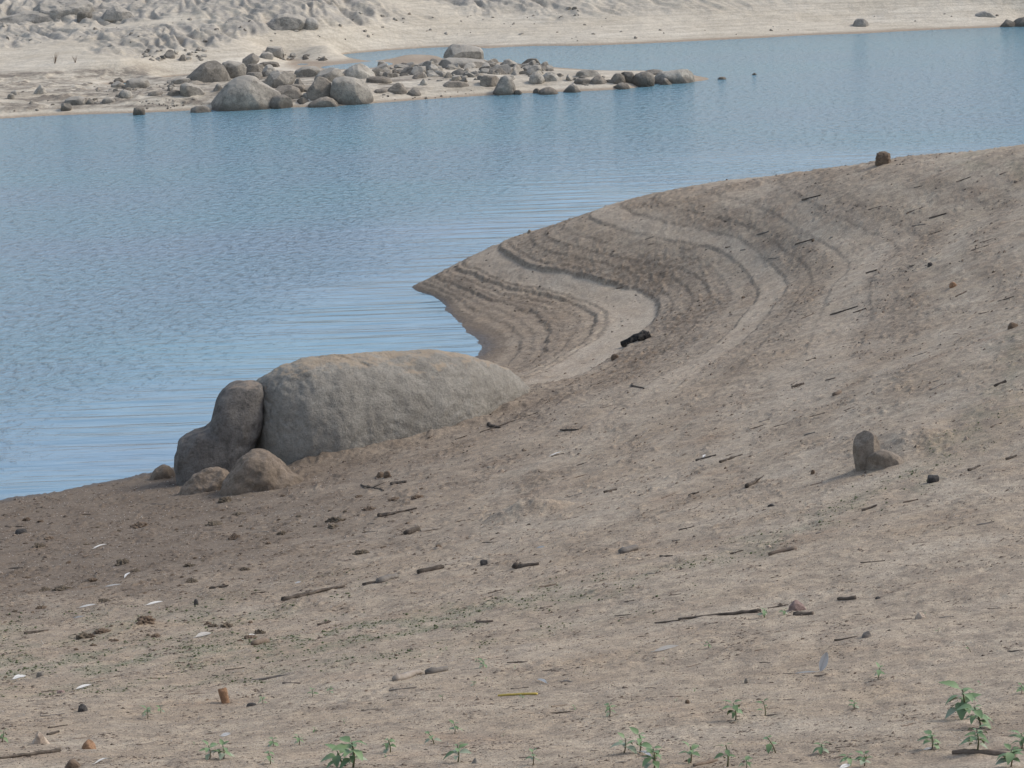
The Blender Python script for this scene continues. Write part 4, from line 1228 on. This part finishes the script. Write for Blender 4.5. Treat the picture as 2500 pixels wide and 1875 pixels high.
# ------------------------------------------------------------------ stones and clods of the near bank
S4 = dict(sub=3, cuts=8)
near('stone', 'upright orange stone with a red broken foot, pale pink on top', 530, 562, 1668, 1718, 'round', G_RUST, sub=4, cuts=5, depth=.8,
     px=[(541, 1717), (535, 1696), (530, 1677), (536, 1669), (546, 1668), (553, 1680), (557, 1696), (561, 1717), (559, 1722), (543, 1722)])
near('stone', 'black pitted stone at the lower left', 187, 215, 1717, 1738, 'dome', G_BLACK, **S4)
near('stone', 'tan angular stone with flat faces in the lower left corner', 78, 121, 1782, 1816, 'peak', G_TAN, sub=4, cuts=9)
near('stone', 'ochre half round stone right of the tan angular stone', 199, 235, 1804, 1829, 'dome', G_RUST, sub=4, cuts=5)
near('stone', 'low dark brown stone at the bottom border of the left corner', 157, 204, 1855, 1876, 'wedge', G_UMBER, **S4)
near('stone', 'pinkish angular stone beside the end of the longest branch', 1924, 1968, 1465, 1491, 'wedge', G_PINK, sub=4, cuts=9)
near('stone', 'tan wedge stone on bare sand at the right of the green strip', 2233, 2260, 1493, 1511, 'wedge', G_TAN, flip=True, **S4)
near('wood_flake', 'grey upright wood flake at the end of a root like twig', 2103, 2129, 1538, 1557, 'wedge', W['grey'], cat='driftwood', flip=True, **S4)
near('stone', 'dark brown broken stone right of and below the standing stone', 2263, 2293, 1159, 1178, 'block', G_BLACK, **S4)
near('stone', 'small tan stone above the dark broken stone, right of the standing stone', 2352, 2366, 1063, 1075, 'peak', G_TAN, **S4)
near('stone', 'small dark oval stone below the standing stone', 1874, 1892, 1229, 1237, 'dome', G_BLACK, **S4)
near('stone', 'small brown stone at the left foot of the standing stone', 1979, 1990, 1146, 1158, 'round', G_UMBER, **S4)
near('stone', 'straw brown shaggy clump standing on the spit crest against the water', 2138, 2175, 371, 401, 'block', G_UMBER, cat='stone', sub=4, cuts=4, rough=.10, freq=5)
near('stone', 'small grey stone on the skyline of the spit near its tip', 1287, 1298, 560, 570, 'round', G_STONE, **S4)
near('stone', 'reddish brown stone on the upper right slope', 2317, 2336, 688, 702, 'round', G_RUST, **S4)
near('stone', 'brown wedge stone at the right border of the upper slope', 2460, 2490, 785, 801, 'wedge', G_UMBER, **S4)
near('stone', 'small black clod on the upper right slope', 2263, 2277, 640, 651, 'round', G_BLACK, **S4)
near('clod', 'left half of a pair of brown clods below the huge boulder', 918, 939, 1151, 1166, 'round', G_UMBER, cat='clod', **S4)
near('clod', 'right half of a pair of brown clods below the huge boulder', 936, 955, 1149, 1166, 'round', G_UMBER, cat='clod', **S4)
near('clod', 'small charred cube shaped lump left of the knuckled driftwood', 1172, 1190, 1366, 1380, 'block', G_BLACK, cat='clod', **S4)
near('clod', 'dark upright crumb on the damp sand left of the greenish stick', 473, 485, 1461, 1477, 'round', G_BLACK, cat='clod', **S4)
near('stone', 'flat dark round stone on the damp sand near the left border', 36, 68, 1291, 1303, 'slab', G_BLACK, **S4)
near('clod', 'brown lump just left of the charred log', 1491, 1512, 864, 877, 'round', G_UMBER, cat='clod', **S4)
near('stone', 'small dark pebble right of the splintered bar', 2135, 2151, 1456, 1463, 'dome', G_BLACK, **S4)
near('stone', 'black clod right of the orange upright stone', 602, 627, 1716, 1724, 'slab', G_BLACK, **S4)
near('stone', 'brown flat stone on the left foreground above the black stone', 138, 160, 1684, 1692, 'dome', G_PINK, **S4)
near('stone', 'dark grey flat stone in the left foreground by the grey feather', 88, 113, 1640, 1650, 'slab', G_STONE, **S4)
near('stone', 'brown pebble left of the brown bow shaped stick', 1868, 1884, 1330, 1337, 'dome', G_TAN, **S4)
near('stone', 'dark round pebble at the right foreground', 1817, 1827, 1656, 1668, 'round', G_STONE, **S4)
near('stone', 'brown pebble under the pale flattened feather', 1672, 1684, 1708, 1718, 'round', G_UMBER, **S4)
near('stone', 'grey cleft pebble beside the red stemmed seedling', 1150, 1174, 1850, 1864, 'peak', G_STONE, **S4)

NK = stone_kinds(8, [G_UMBER, G_STONE, G_UMBER, G_TAN])
for (q, n, lab, grp, lo, hi) in [
    (quad((0, 1260), (1200, 1140), (1250, 1400), (0, 1520)), 36, 'small dark crumb of soil on the damp brown sand', 'crumbs on the damp left sand', 6, 17),
    (quad((1350, 700), (2480, 420), (2480, 1100), (1350, 1240)), 40, 'small dark crumb of soil on the right slope', 'crumbs on the right slope', 5, 14),
    (quad((0, 1560), (2490, 1300), (2490, 1870), (0, 1870)), 70, 'small brown pebble on the foreground sand', 'pebbles on the foreground sand', 5, 14)]:
    strew(n, q, lab, grp, lo, hi, hit_near, 61 + n, NK, 'pebble' if 'pebble' in lab else 'clod', 'pebble' if 'pebble' in lab else 'clod', power=2.2)


CK = []
for i in range(7):
    rr = np.random.RandomState(700 + i)
    poly = [((x - .5) + rr.uniform(-.08, .08), y * .42 - .05 + rr.uniform(-.05, .05)) for (x, y) in SHAPES['dome']] + [(.45, -.2), (-.45, -.2)]
    me = rock_mesh('weed_clump', poly, .7, 4, 800 + i, cuts=0, rough=.34, freq=3.4, blur=1)
    me.materials.append([G_UMBER, G_WEED][i % 2])
    CK.append(me)
strew(64, quad((0, 1270), (1050, 1180), (1000, 1330), (0, 1530)), 'flat dark clump of dried mud and waterweed on the damp left sand', 'weed clumps on the damp sand', 12, 46, hit_near, 91, CK, 'weed_clump', 'weed clump', power=2.4)
strew(22, quad((180, 1520), (640, 1500), (640, 1580), (160, 1600)), 'brown soil clump along the low ridge above the left green strip', 'soil clumps on the low ridge', 12, 50, hit_near, 92, CK, 'weed_clump', 'soil clump', power=2)

# ------------------------------------------------------------------ feathers
def feather(u0, v0, u1, v1, px, label, up=0.0, name='feather', mat=None, one=False):
    A = hit_near(u0, v0)
    dist = (A - CP) @ fwd
    if up:
        B = A + np.array([(u1 - u0) / F * dist, 0.02, (v0 - v1) / F * dist])
    else:
        B = hit_near(u1, v1)
        B = B + np.array([0, 0, .012])
    wd = px / F * dist * (1 if up else .78)
    A = A + np.array([0, 0, .006])
    n = 9
    tt = np.linspace(0, 1, n)
    ax = A[None] * (1 - tt)[:, None] + B[None] * tt[:, None]
    L = np.linalg.norm(B - A)
    if not up:
        ax[:, 2] = np.maximum(ax[:, 2], near_h(ax[:, 0], ax[:, 1]) + .006) + .04 * L * np.sin(tt * math.pi)
    s = np.cross(B - A, -fwd if up else np.array([0, -.7, .7])); s /= np.linalg.norm(s) + 1e-9
    nrm = np.cross(s, B - A); nrm /= np.linalg.norm(nrm)
    prof = np.array([.12, .55, .85, 1, 1, .95, .82, .55, .08]) * wd * .5
    V = []
    for sg in (1, -1):                                   # two faces 1.5 mm apart
        for i in range(n):
            for k, q in enumerate((-1, -.5, 0, .5, 1)):
                V.append(ax[i] + s * q * prof[i] + nrm * (.10 * wd * (q * q - .4) + sg * .0008))
    Fs = []
    for f in (0, 1):
        for i in range(n - 1):
            for k in range(4):
                a = f * n * 5 + i * 5 + k
                q = (a, a + 1, a + 6, a + 5)
                Fs.append(q if f else q[::-1])
    root = empty(name, A)
    tag(root, label, 'feather')
    link('vane', mesh_np('vane', np.array(V) - A, Fs), mat or M_VANE, root)
    Q = np.vstack([A - (B - A) * .12 + [0, 0, .004], ax])
    qv, qf = tube(Q - A + nrm * .0015, np.linspace(.045, .012, n + 1) * wd + .0007, 5, 1, .05)
    link('quill', mesh_np('quill', qv, qf), M_QUILL, root)


feather(2003, 1640, 2020, 1592, 20, 'large white feather standing upright in the right foreground', up=1)
feather(185, 1684, 223, 1674, 9, 'slim white feather lying left of the green strip')
feather(30, 1660, 64, 1652, 13, 'broad grey white feather at the left border')
feather(356, 1479, 398, 1470, 7, 'bright white feather on the damp left sand')
feather(192, 1485, 235, 1477, 6, 'slim white feather left of the bright feather on damp sand')
feather(180, 1510, 205, 1506, 4, 'short white feather below the slim one on the damp left sand')
feather(226, 1341, 261, 1330, 5, 'white bare quill feather below the left waterline')
feather(255, 1434, 296, 1428, 4, 'thin white feather shaft in the middle of the damp left sand')
feather(1336, 1671, 1311, 1662, 10, 'curled white feather above the yellow straw')
feather(538, 1799, 563, 1794, 11, 'small triangular white feather in the lower left foreground')
feather(231, 1867, 278, 1858, 9, 'fluffy white feather at the bottom border, left')
feather(1597, 1592, 1656, 1579, 13, 'flat pale brownish feather in the middle foreground', mat=M_DOWN)
feather(1560, 1838, 1590, 1852, 13, 'white feather caught in the large bottom seedling')
feather(2254, 1833, 2276, 1830, 6, 'small white feather beside the seedling left of the curved branch')
feather(1310, 1339, 1330, 1336, 6, 'small white feather tuft right of the knuckled driftwood')
feather(1716, 1118, 1722, 1112, 7, 'tiny white tuft on the right slope beside a thin stick')
feather(720, 1425, 735, 1422, 5, 'tiny white feather above the long tapering stick')
feather(1340, 1116, 1371, 1104, 3, 'thin white quill on bare sand right of the huge boulder')
feather(304, 1412, 318, 1400, 9, 'crumpled white feather bits on the damp left sand')
feather(2050, 1878, 2076, 1872, 13, 'white feather at the bottom border, right of the middle')
feather(605, 1556, 622, 1552, 13, 'downy white feather left of the green strip, above the plump stub')
feather(478, 1557, 516, 1548, 18, 'matted grey downy feather above the left green strip', mat=M_DOWN)
feather(1995, 1642, 1940, 1648, 4, 'flattened white quill at the foot of the upright feather')

# yellow straw
A = hit_near(1217, 1700); B = hit_near(1311, 1696)
tt = np.linspace(0, 1, 9)[:, None]
P = A * (1 - tt) + B * tt
P[:, 2] = np.maximum(P[:, 2], near_h(P[:, 0], P[:, 1])) + .008
v_, f_ = tube(P - A, np.full(9, .0095), 8, 5, .04)
tag(link('yellow_straw', mesh_np('yellow_straw', v_, f_), M_STRAW, loc=A), 'bright yellow plastic like straw lying in the middle foreground', 'straw')


# ------------------------------------------------------------------ seedlings
def leaf_mesh(name, w, droop, fold, mat, tooth=0.0):
    n = 8
    V, Fs = [], []
    for i in range(n + 1):
        t_ = i / n
        hw = w * (math.sin(math.pi * min(1, t_ * 1.0) ** .72) ** .85) * .5 if 0 < i < n else .004
        if tooth and 1 < i < n: hw *= 1 + tooth * (1 if i % 2 else -1)
        y = t_; z = -droop * t_ * t_
        V += [(-hw, y, z + fold * hw), (0, y, z), (hw, y, z + fold * hw)]
    for i in range(n):
        a = i * 3
        Fs += [(a, a + 1, a + 4, a + 3), (a + 1, a + 2, a + 5, a + 4)]
    # petiole
    b = len(V)
    V += [(-.05, -.30, .03), (.05, -.30, .03), (.04, .05, .0), (-.04, .05, 0)]
    Fs.append((b, b + 1, b + 2, b + 3))
    me = mesh_np(name, V, Fs)
    me.materials.append(mat)
    return me


LEAFS = [leaf_mesh('leaf', .62, .25, .35, M_LEAF, .06), leaf_mesh('leaf', .50, .45, .3, M_LEAF, .08), leaf_mesh('leaf', .68, .6, .2, M_LEAF, .04)]
LEAFP = [leaf_mesh('leaf', .66, .5, .25, M_LEAFP, .04)]


def seedling(u, v, h_px, label, n=7, size=.42, pale=0, lean=0.0, group=None, dry=False, spread=1.0):
    A = hit_near(u, v)
    if A is None: return
    seed = int(u * 11 + v)
    r = np.random.RandomState(seed)
    s = h_px / F * ((A - CP) @ fwd)                       # height in metres
    root = empty('seedling', A - np.array([0, 0, .003]))
    tag(root, label, 'seedling', group)
    top = np.array([lean * s, r.uniform(-.08, .08) * s, s * .86])
    k = np.linspace(0, 1, 6)[:, None]
    P = top * k + np.array([.06 * s, 0, 0]) * np.sin(k * 3.1)
    v_, f_ = tube(P, np.linspace(.035, .018, 6) * s + .0008, 6, seed, .1)
    link('stem', mesh_np('stem', v_, f_), M_STEM, root)
    for i in range(n):
        t_ = 1 - (i / max(1, n - 1)) * .62 if n > 1 else 1
        pos = P[0] * (1 - t_) + top * t_
        me = (LEAFP[0] if i >= n - pale else LEAFS[r.randint(3)])
        o = link('leaf', me, None, root)
        az = i * 2.4 + r.uniform(-.4, .4)
        el = r.uniform(-.25, .55) + (.35 if i < 2 else 0)
        sc = s * size * 1.02 * r.uniform(.7, 1.2) * (.7 if i == 0 else 1)
        d = np.array([math.cos(az), math.sin(az), 0])
        o.location = pos + d * sc * .22 * math.cos(el) + np.array([0, 0, sc * .22 * math.sin(el)])
        o.rotation_euler = (el, r.uniform(-.3, .3), az - math.pi / 2)
        o.scale = (sc * spread, sc, sc)


SEED = [
    (2349, 1756, 82, 'tallest seedling at the right, broad toothed leaves at the top of a pale stem', 8, .40, 1, 0),
    (2394, 1777, 60, 'leaning seedling just right of and below the tallest seedling', 7, .42, 1, -.25),
    (2385, 1838, 62, 'bushy seedling above the curved brown branch', 10, .42, 2, 0),
    (2275, 1828, 38, 'small spreading seedling left of the bushy one by the curved branch', 7, .55, 0, 0),
    (2468, 1872, 48, 'seedling growing across the right end of the curved branch', 8, .5, 2, 0),
    (2494, 1828, 40, 'seedling cut by the right border above the curved branch', 7, .5, 0, 0),
    (2494, 1692, 24, 'tiny tuft seedling cut by the right border', 7, .6, 0, 0),
    (2143, 1657, 34, 'feathery pale green sprout below the wood flake', 8, .5, 2, .1),
    (2370, 1592, 24, 'bare bent stem seedling on sand in the upper right foreground', 2, .35, 0, -.5),
    (2085, 1730, 22, 'little pale sprout in the right foreground between the feather and the tall seedling', 5, .5, 1, 0),
    (1868, 1747, 42, 'slim forked seedling with a few leaves on top, right of the middle', 4, .42, 0, -.1),
    (1894, 1839, 50, 'curved stem seedling with one bright leaf cluster near the bottom border', 4, .42, 0, -.4),
    (2005, 1840, 32, 'low seedling with a big pale hanging leaf', 6, .7, 2, 0),
    (2070, 1868, 28, 'dark green rosette seedling at the bottom border', 8, .65, 0, 0),
    (2110, 1870, 34, 'wide low seedling right of the dark rosette', 8, .6, 2, 0),
    (1796, 1758, 52, 'compact bright green seedling with a dark shadow, right of the middle', 9, .42, 1, -.1),
    (1686, 1863, 52, 'seedling with arching leaves left of the bare stemmed pair', 7, .45, 0, 0),
    (1776, 1871, 64, 'tall thin stemmed seedling with leaves held high near the bottom border', 6, .38, 1, -.05),
    (1822, 1876, 28, 'seedling at the bottom border right of the tall thin stemmed one', 7, .6, 0, 0),
    (1523, 1839, 46, 'grey leaved seedling left of the large bottom seedling', 6, .62, 4, .1),
    (1562, 1838, 56, 'seedling with two large drooping green leaves beside the grey leaved one', 6, .55, 0, 0),
    (1596, 1882, 66, 'large many leaved seedling at the bottom border in the middle', 11, .42, 2, 0),
    (1488, 1748, 34, 'slender upright sprout in the middle foreground', 7, .45, 1, 0),
    (1301, 1868, 40, 'thin seedling alone at the bottom border near the middle', 6, .48, 1, 0),
    (1729, 1582, 17, 'tiny sprout beside a twig under the longest branch', 5, .6, 0, 0),
    (1118, 1861, 52, 'red stemmed seedling with drooping pale leaves', 7, .52, 3, 0),
    (1110, 1791, 30, 'sprout with yellow green tip above the red stemmed seedling', 6, .5, 1, 0),
    (1060, 1816, 34, 'leaning pale sprout left of the red stemmed seedling', 5, .5, 2, -.35),
    (953, 1837, 40, 'upright seedling right of the biggest left seedling', 7, .45, 1, -.1),
    (862, 1874, 78, 'biggest seedling of the left half, large flat green leaves', 12, .46, 1, 0),
    (835, 1872, 50, 'leafy seedling tangled with the left side of the biggest left seedling', 7, .62, 0, -.2),
    (730, 1819, 30, 'branching pale sprout left of the biggest left seedling', 7, .5, 2, 0),
    (667, 1821, 22, 'low wide sprout beside the branching pale sprout', 7, .75, 2, 0),
    (660, 1866, 36, 'thin brown stemmed sprout at the bottom border', 5, .45, 2, -.1),
    (768, 1788, 13, 'tiny dark sprout above the branching pale sprout', 5, .6, 0, 0),
    (805, 1693, 18, 'tiny umbrella shaped sprout in the left foreground', 5, .6, 1, 0),
    (763, 1701, 22, 'small leafy sprout left of the tiny umbrella shaped sprout', 6, .5, 0, 0),
    (641, 1718, 18, 'small round leaved green sprout right of the orange upright stone', 5, .65, 0, 0),
    (546, 1852, 40, 'leafy seedling of a side by side pair in the lower left', 8, .52, 2, 0),
    (512, 1853, 42, 'paler seedling at the left of a side by side pair in the lower left', 8, .55, 3, 0),
    (360, 1754, 30, 'low grey green seedling cluster with a pale scrap at its foot', 9, .6, 3, 0),
    (392, 1741, 18, 'small sprout joined to the right of the low grey green cluster', 5, .6, 1, 0),
    (4, 1812, 34, 'seedling cut by the left border', 6, .5, 0, .2),
    (1179, 1630, 22, 'small bushy sprout right of the grey boat shaped driftwood', 7, .55, 1, 0),
    (1080, 1711, 17, 'tiny bare sprout below the grey boat shaped driftwood', 3, .5, 0, 0),
    (1157, 1676, 15, 'tiny sprout between the boat shaped driftwood and the yellow straw', 4, .5, 1, 0),
    (1424, 1642, 17, 'hooked leafless sprout above the middle foreground', 1, .4, 0, .3),
    (1866, 1508, 26, 'sprout clump at the right end of the longest branch', 9, .5, 2, 0),
    (1915, 1500, 16, 'small pale sprout left of the pink rock', 6, .6, 2, 0),
    (1275, 1705, 10, 'tiny pale sprout right beside the yellow straw', 6, .6, 2, 0),
]
for (u, v, h, lab, n, sz, pale, lean) in SEED:
    if u > 2260 and h > 35: n += 3; h *= 1.1; sz *= 1.12
    seedling(u, v, h, lab, int(n * 1.15 + .5), sz, pale, lean)
r_ = np.random.RandomState(5)
for i in range(22):
    u, v = quad((450, 1560), (2400, 1500), (2400, 1860), (450, 1860))(r_)
    seedling(u, v, r_.uniform(6, 13), 'minute green sprout dotted over the foreground sand', r_.randint(2, 5), .6, r_.randint(0, 2), 0, 'minute sprouts on the foreground sand')

# ------------------------------------------------------------------ two bare shrubs on the far beach
def bare_shrub(u, v, hpx, label):
    A = hit_far(u, v); s = hpx / F * ((A - CP) @ fwd)
    r = np.random.RandomState(int(u))
    parts = []
    for i in range(9):
        a = r.uniform(0, 6.28); e = r.uniform(.15, .55)
        tip = np.array([math.cos(a) * e, math.sin(a) * e, r.uniform(.6, 1)]) * s
        parts.append(tube(np.array([[0, 0, -.05], tip * .5 + [0, 0, .08 * s], tip]), [.014, .008, .004], 4, i))
    V, Fs = join(parts)
    tag(link('bare_shrub', mesh_np('bare_shrub', V, Fs), W['brown'], loc=A), label, 'shrub')


bare_shrub(134, 155, 30, 'leafless twiggy shrub on the far beach, the taller of two')
bare_shrub(184, 153, 18, 'smaller leafless shrub right of the taller one on the far beach')

# ------------------------------------------------------------------ litter and ground cover: what nobody could count
def chips(name, n, pick_d, size, mat, label, cat, seed, dens=None, flat=.45, longf=(1.5, 4), up=.3):
    r = np.random.RandomState(seed)
    d = np.exp(r.uniform(math.log(pick_d[0]), math.log(pick_d[1]), n))
    x = r.uniform(-.235, .235, n) * d
    b = near_base(x, d)
    keep = b > .05
    if dens is not None: keep &= r.rand(n) < dens(x, d, b)
    x, d, b = x[keep], d[keep], b[keep]
    n = len(x)
    z = near_detail(x, d, b)
    gx, gy = ground_n(x, d)
    ang = np.arctan2(gx, -gy) + r.normal(0, .45, n)       # along the contour
    L = size[0] + (size[1] - size[0]) * r.rand(n) ** 2.5
    L = L * np.clip(d / 30, .55, 1.8)
    wd = L / r.uniform(*longf, n)
    ht = wd * r.uniform(.4, 1.0, n)
    t1 = np.stack([np.cos(ang), np.sin(ang), gx * np.cos(ang) + gy * np.sin(ang)], 1)
    t2 = np.stack([-np.sin(ang), np.cos(ang), -gx * np.sin(ang) + gy * np.cos(ang)], 1)
    t3 = np.array([[0, 0, 1.0]])
    c = np.stack([x, d, z + ht * up], 1)
    j = lambda: r.uniform(.7, 1.3, n)[:, None]
    V = np.stack([c - t1 * (L * .5)[:, None] * j(), c + t1 * (L * .5)[:, None] * j(), c - t2 * (wd * .5)[:, None] * j(), c + t2 * (wd * .5)[:, None] * j(),
                  c + t3 * (ht * .6)[:, None] * j() + t1 * (L * r.uniform(-.2, .2, n))[:, None], c - t3 * (ht * .6)[:, None]], 1).reshape(-1, 3)
    T = np.array([(0, 2, 4), (2, 1, 4), (1, 3, 4), (3, 0, 4), (2, 0, 5), (1, 2, 5), (3, 1, 5), (0, 3, 5)])
    Fs = (np.arange(n)[:, None, None] * 6 + T[None]).reshape(-1, 3)
    tag(link(name, mesh_np(name, V, Fs, False), mat), label, cat, kind='stuff')


def litter_mat():
    t = NT('dry_litter')
    p = t.pos()
    c = t.mix(t.ramp(t.noise(p, 25, 2), [(.35, 0), (.65, 1)]), (.075, .057, .043), (.25, .195, .148))
    return t.fin(c, .95)


def d_litter(x, y, b):
    w, rough, damp, algae, cove, p2 = near_masks(x, y, b)
    cl = fbm2(x * 1.7 + .5 * y, y * 1.1 - .4 * x, 4, .65)
    return np.clip((.10 + .6 * rough + .25 * damp * (1 - cove) + .25 * p2 * (1 - .5 * cove)) * (.25 + 2.2 * sstep(-.1, .6, cl)), 0, 1)


def d_algae(x, y, b):
    return np.clip(near_masks(x, y, b)[3] * 1.3, 0, 1)


chips('plant_litter', 170000, (13.5, 76), (.008, .08), litter_mat(), 'dark twig bits and soil crumbs strewn thinly all over the sand bank', 'litter', 4, d_litter, longf=(1.6, 6), up=.12)
chips('fine_litter', 110000, (13.5, 34), (.005, .024), litter_mat(), 'tiny dark grains and stalk bits on the near foreground sand', 'litter', 14, None, longf=(1.2, 4), up=.2)
t = NT('pale_grit'); M_GRIT = t.fin((.50, .44, .38), .9)
chips('pale_grit', 45000, (13.5, 50), (.005, .022), M_GRIT, 'pale grit and shell bits strewn all over the sand bank', 'grit', 9, None, longf=(1, 2))
t = NT('low_greens'); M_LOW = t.fin(t.mix(t.noise(t.pos(), 30, 2), (.06, .085, .035), (.13, .14, .07)), .8)
chips('ground_cover', 60000, (14, 34), (.012, .05), M_LOW, 'thin greenish film of sprouting weeds in strips along old waterlines', 'ground cover', 5, d_algae, longf=(1.2, 3), up=.5)
